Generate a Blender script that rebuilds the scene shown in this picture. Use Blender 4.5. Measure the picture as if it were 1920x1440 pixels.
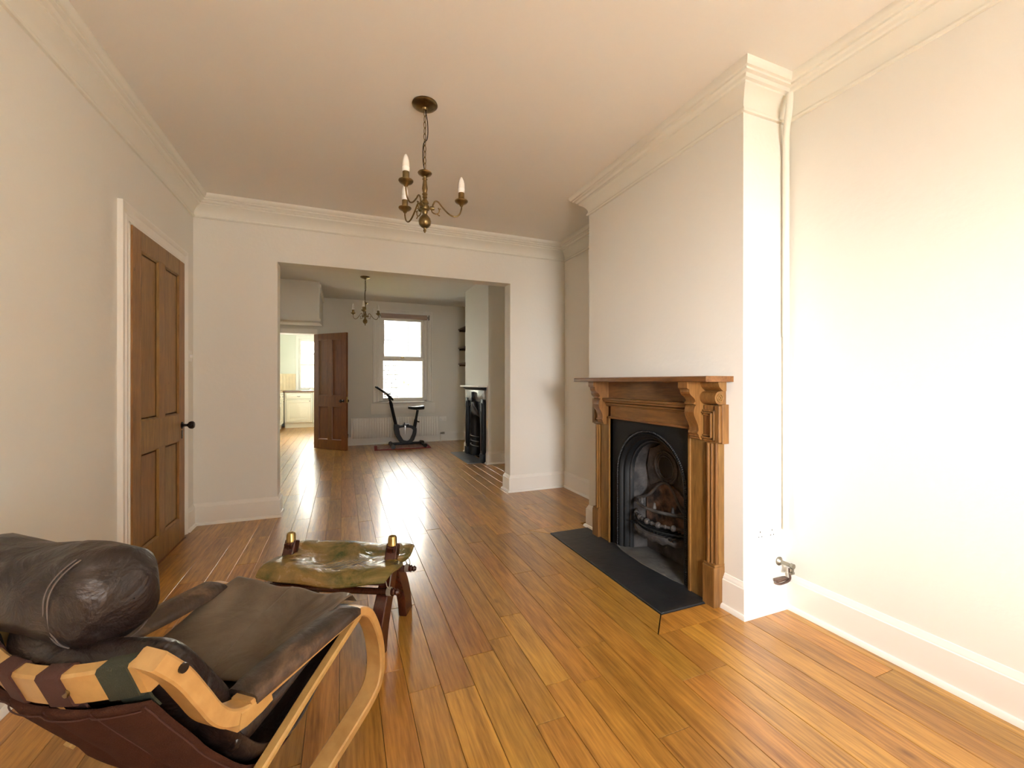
import bpy, bmesh, math, random
from mathutils import Vector, Matrix
rnd = random.Random(7)
S = bpy.context.scene
C = S.collection
PI = math.pi
for o in list(bpy.data.objects): bpy.data.objects.remove(o)

# ------------------------------------------------------------------ camera, world, light, exposure
cam = bpy.data.objects.new('camera', bpy.data.cameras.new('camera')); C.objects.link(cam)
cam.data.sensor_width = 36; cam.data.lens = 790 / 1920 * 36; cam.data.shift_y = -4 / 1920
cam.data.clip_start = .02; cam.data.clip_end = 200
YAW = math.atan(318 / 790)
cam.location = (0, 0, 1.15); cam.rotation_euler = (PI / 2, 0, -YAW)
S.camera = cam
S.view_settings.view_transform = 'Standard'; S.view_settings.look = 'None'
S.view_settings.gamma = 1; S.view_settings.use_curve_mapping = False
S.view_settings.exposure = 0.42
S.cycles.use_denoising = True
S.cycles.max_bounces = 10; S.cycles.diffuse_bounces = 7; S.cycles.glossy_bounces = 4
S.cycles.transmission_bounces = 6; S.cycles.transparent_max_bounces = 12
S.cycles.sample_clamp_indirect = 12
S.cycles.caustics_reflective = False; S.cycles.caustics_refractive = False
W = bpy.data.worlds.new('sky'); S.world = W; W.use_nodes = True
bg = W.node_tree.nodes['Background']
bg.inputs['Color'].default_value = (1.0, .995, .985, 1); bg.inputs['Strength'].default_value = 11.0

def area(name, loc, rot, sx, sy, energy=0, portal=False, col=(1, 1, 1), spread=PI):
    l = bpy.data.lights.new(name, 'AREA'); l.shape = 'RECTANGLE'; l.size = sx; l.size_y = sy
    l.energy = energy; l.color = col; l.spread = spread
    if portal: l.cycles.is_portal = True
    o = bpy.data.objects.new(name, l); C.objects.link(o); o.location = loc; o.rotation_euler = rot
    return o
# portals guide the sky light through the openings; the kitchen side one is added
area('portal_garden_window', (1.07, 8.50, 1.6), (-PI / 2, 0, 0), .95, 1.7, portal=True)
area('portal_kitchen_window', (-.70, 12.68, 1.6), (-PI / 2, 0, 0), .75, 1.4, portal=True)
area('portal_kitchen_added', (-2.2, 9.6, 1.6), (0, -PI / 2, 0), 1.2, 1.4, portal=True)
area('portal_bay_window', (.8, -1.85, 1.38), (PI / 2, 0, 0), 1.3, 1.1, portal=True)
# added area lamp outside the bay, its narrow beam brightens the right wall
def aim(frm, to): return (Vector(to) - Vector(frm)).to_track_quat('-Z', 'Y').to_euler()
bl = area('added_bay_lamp', (.30, -2.25, 1.40), aim((.30, -2.25, 1.40), (2.1, 1.85, .78)), .7, .7, 12, col=(.97, .98, 1.0), spread=math.radians(42))
sun = bpy.data.lights.new('sun', 'SUN'); sun.energy = 100; sun.angle = .01; sun.color = (1, .96, .88)
so = bpy.data.objects.new('sun', sun); C.objects.link(so); so.rotation_euler = Vector((.25, .95, -1.75)).to_track_quat('-Z', 'Y').to_euler()

# ------------------------------------------------------------------ helpers
def tag(o, label=None, cat=None, group=None, kind=None):
    if label: o['label'] = label
    if cat: o['category'] = cat
    if group: o['group'] = group
    if kind: o['kind'] = kind
    return o
def empty(name, loc=(0, 0, 0), rz=0, parent=None):
    o = bpy.data.objects.new(name, None); C.objects.link(o); o.location = loc; o.rotation_euler = (0, 0, rz)
    o.empty_display_size = .05
    if parent: o.parent = parent
    return o
class MB:
    def __init__(s): s.v = []; s.f = []
    def add(s, vs, fs):
        n = len(s.v); s.v += [tuple(v) for v in vs]; s.f += [tuple(i + n for i in f) for f in fs]; return s
    def box(s, x0, x1, y0, y1, z0, z1, b=0):
        if b <= 0:
            return s.add([(x0, y0, z0), (x1, y0, z0), (x1, y1, z0), (x0, y1, z0), (x0, y0, z1), (x1, y0, z1), (x1, y1, z1), (x0, y1, z1)],
                         [(0, 3, 2, 1), (4, 5, 6, 7), (0, 1, 5, 4), (1, 2, 6, 5), (2, 3, 7, 6), (3, 0, 4, 7)])
        bm = bmesh.new(); bmesh.ops.create_cube(bm, size=1)
        for v in bm.verts: v.co = Vector(((x0 + x1) / 2 + v.co.x * (x1 - x0), (y0 + y1) / 2 + v.co.y * (y1 - y0), (z0 + z1) / 2 + v.co.z * (z1 - z0)))
        bmesh.ops.bevel(bm, geom=list(bm.edges), offset=b, segments=2, profile=.5, affect='EDGES')
        bm.verts.index_update()
        s.add([v.co[:] for v in bm.verts], [[v.index for v in f.verts] for f in bm.faces]); bm.free(); return s
    def loft(s, rings, closed=True, caps=True):
        n = len(rings[0]); vs = [p for r in rings for p in r]; fs = []
        for i in range(len(rings) - 1):
            for j in range(n if closed else n - 1):
                k = (j + 1) % n; fs.append((i * n + j, i * n + k, (i + 1) * n + k, (i + 1) * n + j))
        if caps and closed:
            fs.append(tuple(range(n - 1, -1, -1))); fs.append(tuple((len(rings) - 1) * n + j for j in range(n)))
        return s.add(vs, fs)
    def tube(s, pts, r, seg=10, caps=True):
        pts = [Vector(p) for p in pts]; rings = []; nrm = None
        for i, p in enumerate(pts):
            t = (pts[min(i + 1, len(pts) - 1)] - pts[max(i - 1, 0)]).normalized()
            if nrm is None:
                a = Vector((0, 0, 1)) if abs(t.z) < .9 else Vector((1, 0, 0)); nrm = t.cross(a).normalized()
            nrm = (nrm - t * nrm.dot(t)).normalized(); bn = t.cross(nrm)
            rr = r[i] if isinstance(r, (list, tuple)) else r
            rings.append([p + nrm * (math.cos(2 * PI * k / seg) * rr) + bn * (math.sin(2 * PI * k / seg) * rr) for k in range(seg)])
        return s.loft(rings, caps=caps)
    def lathe(s, prof, c=(0, 0, 0), axis='z', seg=20):
        rings = []
        for r, h in prof:
            ring = []
            for k in range(seg):
                a = 2 * PI * k / seg; x, y = r * math.cos(a), r * math.sin(a)
                p = (x, y, h) if axis == 'z' else ((h, x, y) if axis == 'x' else (y, h, x))
                ring.append((c[0] + p[0], c[1] + p[1], c[2] + p[2]))
            rings.append(ring)
        return s.loft(rings)
    def torus(s, c, R, r, axis='y', sx=1, sz=1, seg=24, ts=8):
        pts = []
        for k in range(seg + 1):
            a = 2 * PI * k / seg; u, v = math.cos(a) * R * sx, math.sin(a) * R * sz
            pts.append((c[0] + u, c[1], c[2] + v) if axis == 'y' else ((c[0], c[1] + u, c[2] + v) if axis == 'x' else (c[0] + u, c[1] + v, c[2])))
        return s.tube(pts, r, ts)
    def prism(s, poly, plane, lo, hi):
        # poly in the plane 'xy','xz','yz', extruded on the other axis
        def P(a, b, h): return {'xy': (a, b, h), 'xz': (a, h, b), 'yz': (h, a, b)}[plane]
        return s.loft([[P(a, b, lo) for a, b in poly], [P(a, b, hi) for a, b in poly]])
    def build(s, name, mat, parent=None, smooth=True, ang=35, bevel=0, kind=None):
        me = bpy.data.meshes.new(name); me.from_pydata(s.v, [], s.f)
        bm = bmesh.new(); bm.from_mesh(me); bmesh.ops.recalc_face_normals(bm, faces=bm.faces)
        if bevel:
            es = [e for e in bm.edges if e.is_manifold and e.calc_face_angle(0) > .6]
            bmesh.ops.bevel(bm, geom=es, offset=bevel, segments=1, affect='EDGES', clamp_overlap=True)
        bm.to_mesh(me); bm.free()
        if smooth:
            me.shade_smooth(); me.set_sharp_from_angle(angle=math.radians(ang))
        if mat: me.materials.append(mat)
        o = bpy.data.objects.new(name, me); C.objects.link(o)
        if parent: o.parent = parent
        if kind: o['kind'] = kind
        return o
def copy_tree(o, parent=None):
    c = o.copy(); C.objects.link(c); c.parent = parent
    for ch in list(o.children): copy_tree(ch, c)
    return c
def smooth_path(pts, n=6):
    pts = [Vector(p) for p in pts]; out = []
    for i in range(len(pts) - 1):
        p0 = pts[max(i - 1, 0)]; p1 = pts[i]; p2 = pts[i + 1]; p3 = pts[min(i + 2, len(pts) - 1)]
        for k in range(n):
            t = k / n
            out.append(.5 * ((2 * p1) + (p2 - p0) * t + (2 * p0 - 5 * p1 + 4 * p2 - p3) * t * t + (3 * p1 - p0 - 3 * p2 + p3) * t ** 3))
    out.append(pts[-1]); return out
def sweep(path, prof, name, mat, closed=False, parent=None):
    """profile (offset to the left of travel, z) swept with mitres along a floor-plan polyline"""
    P = [Vector(p) for p in path]; n = len(P); rings = []
    for i in range(n):
        d0 = (P[i] - P[i - 1]).normalized() if i > 0 else None
        d1 = (P[i + 1] - P[i]).normalized() if i < n - 1 else None
        if d0 is None: d0 = d1
        if d1 is None: d1 = d0
        n0 = Vector((-d0.y, d0.x)); n1 = Vector((-d1.y, d1.x)); m = (n0 + n1).normalized(); k = 1 / max(.2, m.dot(n0))
        rings.append([(P[i].x + m.x * k * a, P[i].y + m.y * k * a, z) for a, z in prof])
    return MB().loft(rings).build(name, mat, parent, ang=28)

# ------------------------------------------------------------------ materials
def mat(name, col, rough=.5, metal=0, spec=.5, bump=0, bscale=40, var=0, vscale=3, col2=None, coat=0):
    m = bpy.data.materials.new(name); m.use_nodes = True; nt = m.node_tree; b = nt.nodes['Principled BSDF']
    b.inputs['Base Color'].default_value = (*col, 1); b.inputs['Roughness'].default_value = rough
    b.inputs['Metallic'].default_value = metal; b.inputs['Specular IOR Level'].default_value = spec
    b.inputs['Coat Weight'].default_value = coat
    L = nt.links
    tc = nt.nodes.new('ShaderNodeTexCoord')
    if var or col2:
        nz = nt.nodes.new('ShaderNodeTexNoise'); nz.inputs['Scale'].default_value = vscale; nz.inputs['Detail'].default_value = 5
        L.new(tc.outputs['Object'], nz.inputs['Vector'])
        rp = nt.nodes.new('ShaderNodeValToRGB'); rp.color_ramp.elements[0].position = .35; rp.color_ramp.elements[1].position = .65
        c2 = col2 or tuple(c * (1 - var) for c in col)
        rp.color_ramp.elements[0].color = (*c2, 1); rp.color_ramp.elements[1].color = (*col, 1)
        L.new(nz.outputs['Fac'], rp.inputs['Fac']); L.new(rp.outputs['Color'], b.inputs['Base Color'])
    if bump:
        nb = nt.nodes.new('ShaderNodeTexNoise'); nb.inputs['Scale'].default_value = bscale; nb.inputs['Detail'].default_value = 4
        L.new(tc.outputs['Object'], nb.inputs['Vector'])
        bp = nt.nodes.new('ShaderNodeBump'); bp.inputs['Strength'].default_value = bump; bp.inputs['Distance'].default_value = .01
        L.new(nb.outputs['Fac'], bp.inputs['Height']); L.new(bp.outputs['Normal'], b.inputs['Normal'])
    return m
def wood(name, light, dark, stretch=(14, 1.2, 14), rough=.35, tint=.35, knots=.0, per_object=True, bump=.06, coat=0):
    m = bpy.data.materials.new(name); m.use_nodes = True; nt = m.node_tree; b = nt.nodes['Principled BSDF']; L = nt.links; N = nt.nodes.new
    tc = N('ShaderNodeTexCoord'); oi = N('ShaderNodeObjectInfo')
    add = N('ShaderNodeVectorMath'); add.operation = 'ADD'
    sc = N('ShaderNodeVectorMath'); sc.operation = 'SCALE'; sc.inputs['Scale'].default_value = 37
    cmb = N('ShaderNodeCombineXYZ')
    for i in range(3): L.new(oi.outputs['Random'], cmb.inputs[i])
    L.new(cmb.outputs[0], sc.inputs[0]); L.new(tc.outputs['Object'], add.inputs[0]); L.new(sc.outputs[0], add.inputs[1])
    mp = N('ShaderNodeMapping'); mp.inputs['Scale'].default_value = stretch; L.new(add.outputs[0], mp.inputs['Vector'])
    n1 = N('ShaderNodeTexNoise'); n1.inputs['Scale'].default_value = 1.6; n1.inputs['Detail'].default_value = 8; n1.inputs['Distortion'].default_value = 1.2; n1.inputs['Roughness'].default_value = .62
    L.new(mp.outputs[0], n1.inputs['Vector'])
    n2 = N('ShaderNodeTexNoise'); n2.inputs['Scale'].default_value = 9; n2.inputs['Detail'].default_value = 4
    L.new(mp.outputs[0], n2.inputs['Vector'])
    mx = N('ShaderNodeMath'); mx.operation = 'MULTIPLY_ADD'; mx.inputs[1].default_value = .45; L.new(n2.outputs['Fac'], mx.inputs[0])
    m2 = N('ShaderNodeMath'); m2.operation = 'MULTIPLY'; m2.inputs[1].default_value = .6; L.new(n1.outputs['Fac'], m2.inputs[0]); L.new(m2.outputs[0], mx.inputs[2])
    rp = N('ShaderNodeValToRGB'); rp.color_ramp.elements[0].position = .36; rp.color_ramp.elements[1].position = .66
    rp.color_ramp.elements[0].color = (*dark, 1); rp.color_ramp.elements[1].color = (*light, 1); L.new(mx.outputs[0], rp.inputs['Fac'])
    last = rp.outputs['Color']
    if knots:
        vo = N('ShaderNodeTexVoronoi'); vo.inputs['Scale'].default_value = 1; mk = N('ShaderNodeMapping'); mk.inputs['Scale'].default_value = (6, 2.6, 6)
        L.new(add.outputs[0], mk.inputs['Vector']); L.new(mk.outputs[0], vo.inputs['Vector'])
        kr = N('ShaderNodeValToRGB'); kr.color_ramp.elements[0].position = .03; kr.color_ramp.elements[1].position = .09
        kr.color_ramp.elements[0].color = (knots, knots, knots, 1); kr.color_ramp.elements[1].color = (0, 0, 0, 1)
        L.new(vo.outputs['Distance'], kr.inputs['Fac'])
        mk2 = N('ShaderNodeMix'); mk2.data_type = 'RGBA'; L.new(kr.outputs['Color'], mk2.inputs['Factor']); L.new(last, mk2.inputs['A'])
        mk2.inputs['B'].default_value = (dark[0] * .35, dark[1] * .3, dark[2] * .3, 1); last = mk2.outputs['Result']
    if per_object:
        hs = N('ShaderNodeHueSaturation'); mr = N('ShaderNodeMapRange'); mr.inputs['To Min'].default_value = 1 - tint; mr.inputs['To Max'].default_value = 1 + tint * .55
        L.new(oi.outputs['Random'], mr.inputs['Value']); L.new(mr.outputs[0], hs.inputs['Value'])
        m3 = N('ShaderNodeMath'); m3.operation = 'MULTIPLY'; m3.inputs[1].default_value = 7.13; L.new(oi.outputs['Random'], m3.inputs[0])
        fr = N('ShaderNodeMath'); fr.operation = 'FRACT'; L.new(m3.outputs[0], fr.inputs[0])
        mh = N('ShaderNodeMapRange'); mh.inputs['To Min'].default_value = .497; mh.inputs['To Max'].default_value = .512; L.new(fr.outputs[0], mh.inputs['Value'])
        L.new(mh.outputs[0], hs.inputs['Hue']); L.new(last, hs.inputs['Color']); last = hs.outputs['Color']
    L.new(last, b.inputs['Base Color'])
    b.inputs['Roughness'].default_value = rough
    bp = N('ShaderNodeBump'); bp.inputs['Strength'].default_value = bump; bp.inputs['Distance'].default_value = .01
    L.new(mx.outputs[0], bp.inputs['Height']); L.new(bp.outputs['Normal'], b.inputs['Normal'])
    if coat:
        b.inputs['Coat Weight'].default_value = coat; b.inputs['Coat Roughness'].default_value = .2
        ns = N('ShaderNodeTexNoise'); ns.inputs['Scale'].default_value = 3.5; ns.inputs['Detail'].default_value = 7; ns.inputs['Roughness'].default_value = .7
        mps = N('ShaderNodeMapping'); mps.inputs['Scale'].default_value = (4, .9, 4); L.new(add.outputs[0], mps.inputs['Vector']); L.new(mps.outputs[0], ns.inputs['Vector'])
        rr = N('ShaderNodeMapRange'); rr.inputs['From Min'].default_value = .3; rr.inputs['From Max'].default_value = .7
        rr.inputs['To Min'].default_value = .17; rr.inputs['To Max'].default_value = .27; L.new(ns.outputs['Fac'], rr.inputs['Value']); L.new(rr.outputs[0], b.inputs['Coat Roughness'])
    return m
M = {}
M['wall'] = mat('cream wall paint', (.77, .755, .70), .75, bump=.12, bscale=35, spec=.25)
M['ceil'] = mat('ceiling paint', (.80, .785, .74), .8, bump=.10, bscale=30, spec=.2)
M['trim'] = mat('white gloss trim', (.82, .80, .75), .38, spec=.45, bump=.03, bscale=20)
M['cornice'] = mat('cornice paint', (.76, .75, .68), .7, spec=.25, bump=.05, bscale=60)
M['white'] = mat('white plastic', (.85, .84, .80), .35)
M['kwall'] = mat('pale green kitchen wall', (.76, .80, .73), .7)
M['tile'] = mat('cream tiles', (.80, .66, .42), .25, var=.08, vscale=9)
M['kcab'] = mat('cream cabinet paint', (.86, .82, .68), .4)
M['floor'] = wood('varnished oak floor', (.56, .262, .047), (.23, .088, .012), stretch=(12, .9, 12), rough=.38, tint=.26, knots=.5, bump=.05, coat=.6)
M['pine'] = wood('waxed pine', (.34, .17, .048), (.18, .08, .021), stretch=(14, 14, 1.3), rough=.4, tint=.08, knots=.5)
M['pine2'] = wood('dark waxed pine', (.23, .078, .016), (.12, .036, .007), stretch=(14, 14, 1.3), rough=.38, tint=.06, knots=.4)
M['mantel'] = wood('fireplace pine', (.25, .115, .032), (.12, .048, .012), stretch=(16, 16, 1.4), rough=.36, tint=.07, knots=.35)
M['mantelh'] = wood('fireplace pine lengthwise', (.23, .10, .028), (.11, .042, .011), stretch=(16, 1.4, 16), rough=.34, tint=.05, knots=.3)
M['beech'] = wood('beech bentwood', (.56, .34, .13), (.40, .22, .07), stretch=(3, 3, 3), rough=.33, tint=.04, bump=.03)
M['mahog'] = wood('dark mahogany', (.075, .018, .010), (.03, .008, .006), stretch=(20, 20, 2), rough=.22, tint=.05)
M['shelfwood'] = mat('dark shelf wood', (.10, .06, .035), .5)
M['slate'] = mat('black slate', (.016, .018, .021), .5, bump=.35, bscale=18, var=.45, vscale=5)
M['ash'] = mat('grey hearth cement', (.11, .105, .098), .85, bump=.4, bscale=30, var=.4, vscale=12)
M['iron'] = mat('black cast iron', (.006, .0065, .007), .48, bump=.08, bscale=60, spec=.3)
M['ironp'] = mat('polished iron edge', (.03, .03, .032), .28, spec=.7, metal=.3)
M['iron_grey'] = mat('dusty grey iron', (.065, .057, .053), .6, bump=.3, bscale=70, col2=(.02, .018, .018), vscale=14)
M['fireback'] = mat('sooty firebrick', (.22, .13, .09), .9, bump=.5, bscale=40, col2=(.012, .010, .010), vscale=11)
M['brass'] = mat('antique brass', (.27, .19, .085), .33, metal=1, var=.4, vscale=30)
M['brassb'] = mat('polished brass', (.60, .43, .15), .28, metal=1, var=.3, vscale=40)
M['chrome'] = mat('chrome', (.6, .6, .6), .15, metal=1)
M['bronze'] = mat('dull metal', (.30, .28, .23), .35, metal=1)
M['bulb'] = mat('opal bulb', (.88, .87, .83), .2)
M['bulb_low'] = mat('white bulb collar', (.92, .92, .90), .4)
M['black'] = mat('black paint', (.006, .006, .007), .4, spec=.3)
M['knob'] = mat('dark bakelite', (.018, .012, .010), .2)
M['silver'] = mat('silver grey plastic', (.55, .55, .55), .3)
M['rugr'] = mat('red rug', (.30, .03, .035), .9, bump=.4, bscale=200, col2=(.18, .02, .03), vscale=60)
M['rugp'] = mat('pale rug field', (.55, .42, .36), .9, bump=.4, bscale=200, col2=(.38, .16, .15), vscale=38)
M['steel'] = mat('brushed steel', (.5, .5, .5), .3, metal=1)
M['worktop'] = mat('brown worktop', (.16, .08, .04), .3, var=.3, vscale=8)
M['worktop2'] = mat('light wood worktop', (.62, .45, .25), .3, var=.2, vscale=8)
M['blind'] = mat('roller blind fabric', (.42, .31, .26), .8)
M['glass'] = bpy.data.materials.new('window glass'); M['glass'].use_nodes = True
_nt = M['glass'].node_tree; _b = _nt.nodes['Principled BSDF']; _nt.nodes.remove(_b)
_g = _nt.nodes.new('ShaderNodeBsdfGlossy'); _g.inputs['Roughness'].default_value = .02
_t = _nt.nodes.new('ShaderNodeBsdfTransparent'); _t.inputs['Color'].default_value = (.96, .97, .96, 1)
_mx = _nt.nodes.new('ShaderNodeMixShader'); _fr = _nt.nodes.new('ShaderNodeFresnel'); _fr.inputs['IOR'].default_value = 1.3
_nt.links.new(_fr.outputs[0], _mx.inputs[0]); _nt.links.new(_t.outputs[0], _mx.inputs[1]); _nt.links.new(_g.outputs[0], _mx.inputs[2])
_nt.links.new(_mx.outputs[0], _nt.nodes['Material Output'].inputs['Surface'])
def leather(name, a, b_, c, rough=.42, sc=5, crease=.5):
    m = bpy.data.materials.new(name); m.use_nodes = True; nt = m.node_tree; b = nt.nodes['Principled BSDF']; L = nt.links; N = nt.nodes.new
    tc = N('ShaderNodeTexCoord')
    n1 = N('ShaderNodeTexNoise'); n1.inputs['Scale'].default_value = sc; n1.inputs['Detail'].default_value = 6; n1.inputs['Roughness'].default_value = .65; n1.inputs['Distortion'].default_value = .8
    L.new(tc.outputs['Object'], n1.inputs['Vector'])
    rp = N('ShaderNodeValToRGB'); e = rp.color_ramp.elements; e[0].position = .33; e[0].color = (*a, 1); e[1].position = .70; e[1].color = (*c, 1)
    k = e.new(.52); k.color = (*b_, 1); L.new(n1.outputs['Fac'], rp.inputs['Fac']); L.new(rp.outputs['Color'], b.inputs['Base Color'])
    mr = N('ShaderNodeMapRange'); mr.inputs['To Min'].default_value = rough - .12; mr.inputs['To Max'].default_value = rough + .2
    L.new(n1.outputs['Fac'], mr.inputs['Value']); L.new(mr.outputs[0], b.inputs['Roughness'])
    n2 = N('ShaderNodeTexNoise'); n2.inputs['Scale'].default_value = sc * 1.6; n2.inputs['Detail'].default_value = 5; n2.inputs['Distortion'].default_value = 2.0
    L.new(tc.outputs['Object'], n2.inputs['Vector'])
    vo = N('ShaderNodeTexVoronoi'); vo.inputs['Scale'].default_value = 160; L.new(tc.outputs['Object'], vo.inputs['Vector'])
    b1 = N('ShaderNodeBump'); b1.inputs['Strength'].default_value = crease; b1.inputs['Distance'].default_value = .03; L.new(n2.outputs['Fac'], b1.inputs['Height'])
    b2 = N('ShaderNodeBump'); b2.inputs['Strength'].default_value = .05; b2.inputs['Distance'].default_value = .004
    L.new(vo.outputs['Distance'], b2.inputs['Height']); L.new(b1.outputs['Normal'], b2.inputs['Normal']); L.new(b2.outputs['Normal'], b.inputs['Normal'])
    return m
M['leather'] = leather('worn dark brown leather', (.012, .007, .006), (.024, .015, .013), (.062, .045, .035), .34, 5)
M['leather_seat'] = leather('greyed brown leather', (.085, .058, .038), (.13, .095, .062), (.17, .13, .09), .52, 4, .25)
M['leather_pad'] = leather('rubbed arm leather', (.012, .007, .005), (.055, .033, .022), (.20, .12, .065), .40, 6, .2)
M['leather_green'] = leather('green tan stool leather', (.055, .070, .018), (.22, .15, .045), (.33, .20, .07), .20, 5, .35)
M['felt'] = mat('brown felt', (.066, .027, .017), .95, bump=.5, bscale=300, spec=.1, var=.15, vscale=30)
M['strap_red'] = mat('maroon webbing', (.075, .028, .020), .9, bump=.3, bscale=400)
M['strap_green'] = mat('green webbing', (.035, .040, .025), .9, bump=.3, bscale=400)
M['thread'] = mat('pale thread', (.13, .10, .085), .7)
M['cord'] = mat('grey cord', (.32, .28, .22), .8)
M['xwhite'] = mat('white rendered house', (.85, .85, .84), .9)
M['xstone'] = mat('garden stone', (.42, .41, .37), .9, bump=.5, bscale=10, var=.5, vscale=6)
M['xmortar'] = mat('stone mortar', (.012, .012, .011), .9)
M['xfence'] = mat('yellow timber fence', (.38, .34, .12), .8, var=.35, vscale=3)
M['xground'] = mat('paving', (.42, .41, .38), .9)
M['xdark'] = mat('grey window frame', (.008, .009, .012), .5)
M['xpane'] = mat('grey window pane', (.02, .02, .025), .6)
M['xgutter'] = mat('lead grey pipe', (.008, .008, .01), .6)

# ------------------------------------------------------------------ room shell
ZC = 2.64
YF = 8.15
def struct(mb, name, m, **k): return mb.build(name, m, kind='structure', **k)
fl = struct(MB().box(-2.1, 2.5, -2.0, 12.6, -.12, -.022), 'floor', M['xmortar'], smooth=False)
# boards: individual near to far
cols = []; x = -1.115; ws = random.Random(3)
while x < 1.335 - .06:
    w = ws.choice([.104, .112, .12, .12, .134]); 
    if x + w > 1.335 - .05: w = 1.335 - x
    cols.append((x, x + w)); x += w
x = 1.335
while x < 2.27 - .05:
    w = .118
    if x + w > 2.27 - .04: w = 2.27 - x
    cols.append((x, x + w)); x += w
def board(x0, x1, y0, y1, name='floorboard', parent=fl, mb=None):
    g = .0008; b = .0010; cx, cy = (x0 + x1) / 2, (y0 + y1) / 2
    hx, hy = (x1 - x0) / 2 - g, (y1 - y0) / 2 - g; dz = ws.uniform(-.0006, .0004)
    if mb is not None: cx0, cy0 = cx, cy
    else: cx0 = cy0 = 0
    vs = [(cx0 + sx * (hx - i), cy0 + sy * (hy - i), z + dz) for i, z in ((0, -.021), (0, -b), (b, 0)) for sx, sy in ((-1, -1), (1, -1), (1, 1), (-1, 1))]
    fs = [(8, 9, 10, 11), (0, 3, 2, 1)] + [(r * 4 + j, r * 4 + (j + 1) % 4, (r + 1) * 4 + (j + 1) % 4, (r + 1) * 4 + j) for r in (0, 1) for j in range(4)]
    if mb is not None: mb.add(vs, fs); return
    o = MB().add(vs, fs).build(name, M['floor'], parent, smooth=False); o.location = (cx, cy, 0); return o
far_mb = MB(); nb = 0
for ci, (x0, x1) in enumerate(cols):
    if x0 >= 1.85: spans = [(.1, 1.49), (2.88, 5.58), (6.76, YF)]
    elif x0 > 1.33: spans = [(.1, 1.53), (2.98, YF)]
    else: spans = [(.1, YF)]
    for a, b_ in spans:
        y = a - (ws.uniform(0, .7) if a == .1 else 0)
        while y < b_ - .02:
            L_ = ws.choice([.5, .62, .75, .9, 1.05, 1.2, 1.5, 1.8]); y2 = min(y + L_, b_)
            if b_ - y2 < .2: y2 = b_
            board(x0, x1, y, y2); nb += 1; y = y2
for (x0, x1) in cols[:]:      # behind the camera and in the kitchen
    board(x0, x1, -1.75, -.65, mb=far_mb)
    if x0 < .1:
        y = YF
        while y < 12.3:
            y2 = min(y + ws.uniform(.7, 1.4), 12.35); board(x0, x1, y, y2, mb=far_mb); y = y2
for xx in (-1.9, -1.75, -1.6, -1.45, -1.30): board(xx, xx + (.15 if xx < -1.35 else .185), YF + .31, 12.35, mb=far_mb)
for (x0, x1) in cols: board(x0, x1, -.65, -.6, mb=far_mb)
far_mb.build('floorboard_run', M['floor'], fl, smooth=False, kind='stuff')
# border boards round the hearth, mitred
def poly_board(poly):
    cx = sum(p[0] for p in poly) / len(poly); cy = sum(p[1] for p in poly) / len(poly)
    q = [((a - cx) * .992, (b - cy) * .992) for a, b in poly]
    return MB().prism(q, 'xy', -.021, 0), (cx, cy, 0)
for poly in ([(1.336, 1.531), (1.80, 1.531), (1.80, 1.652), (1.457, 1.652)], [(1.336, 1.532), (1.457, 1.653), (1.457, 2.86), (1.336, 2.978)], [(1.457, 2.862), (1.80, 2.862), (1.80, 2.978), (1.338, 2.978)]):
    mb, loc = poly_board(poly); o = mb.build('floorboard', M['floor'], fl, smooth=False); o.location = loc
    if poly[1][0] > 1.7 or poly[0][0] > 1.4: pass

struct(MB().box(-1.3, 2.5, -2.0, YF + .3, ZC, ZC + .12), 'ceiling', M['ceil'], smooth=False)
kc = MB().box(-2.1, .1, YF + .3, 12.7, ZC, ZC + .12)
struct(kc, 'ceiling_kitchen', M['ceil'], smooth=False)
# left wall with the door opening
DY0, DY1, DZ = 2.945, 3.795, 2.035
wl = MB().box(-1.26, -1.11, -2.0, DY0, -.02, ZC).box(-1.26, -1.11, DY1, YF, -.02, ZC).box(-1.26, -1.11, DY0, DY1, DZ, ZC)
struct(wl, 'wall_left', M['wall'], smooth=False)
# wall between the two rooms
wm = MB().box(-1.11, -.514, 4.087, 4.243, -.02, ZC).box(1.625, 2.27, 4.087, 4.243, -.02, ZC).box(-.514, 1.625, 4.087, 4.243, 2.175, ZC)
struct(wm, 'wall_middle', M['wall'], smooth=False)
# right wall, alcoves
BX = 1.82
wr = MB().box(2.12, 2.45, -2.0, 1.49, -.02, ZC).box(2.27, 2.45, 2.88, 5.58, -.02, ZC).box(2.27, 2.45, 6.76, YF + .3, -.02, ZC)
struct(wr, 'wall_right', M['wall'], smooth=False)
# chimney breasts with hollow fire openings
cb = MB().box(BX, 2.45, 1.49, 1.80, -.02, ZC).box(BX, 2.45, 2.50, 2.88, -.02, ZC).box(BX, 2.45, 1.80, 2.50, .88, ZC).box(2.30, 2.45, 1.80, 2.50, -.02, .88)
struct(cb, 'wall_chimney_breast', M['wall'], smooth=False)
BX2 = 1.89
cb2 = MB().box(BX2, 2.45, 5.58, 5.86, -.02, ZC).box(BX2, 2.45, 6.40, 6.76, -.02, ZC).box(BX2, 2.45, 5.86, 6.40, .82, ZC).box(2.2, 2.45, 5.86, 6.40, -.02, .82)
struct(cb2, 'wall_far_chimney_breast', M['wall'], smooth=False)
# far wall: window hole and kitchen doorway
WX0, WX1, WZ0, WZ1 = .625, 1.515, .78, 2.40
KX0, KX1 = -1.11, -.43
wf = MB().box(KX1, WX0, YF, YF + .3, -.02, ZC).box(WX1, 2.45, YF, YF + .3, -.02, ZC).box(WX0, WX1, YF, YF + .3, WZ1, ZC).box(WX0, WX1, YF, YF + .3, -.02, WZ0)
wf.box(-1.26, KX1, YF, YF + .3, 1.99, ZC)
struct(wf, 'wall_far', M['wall'], smooth=False)
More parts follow.
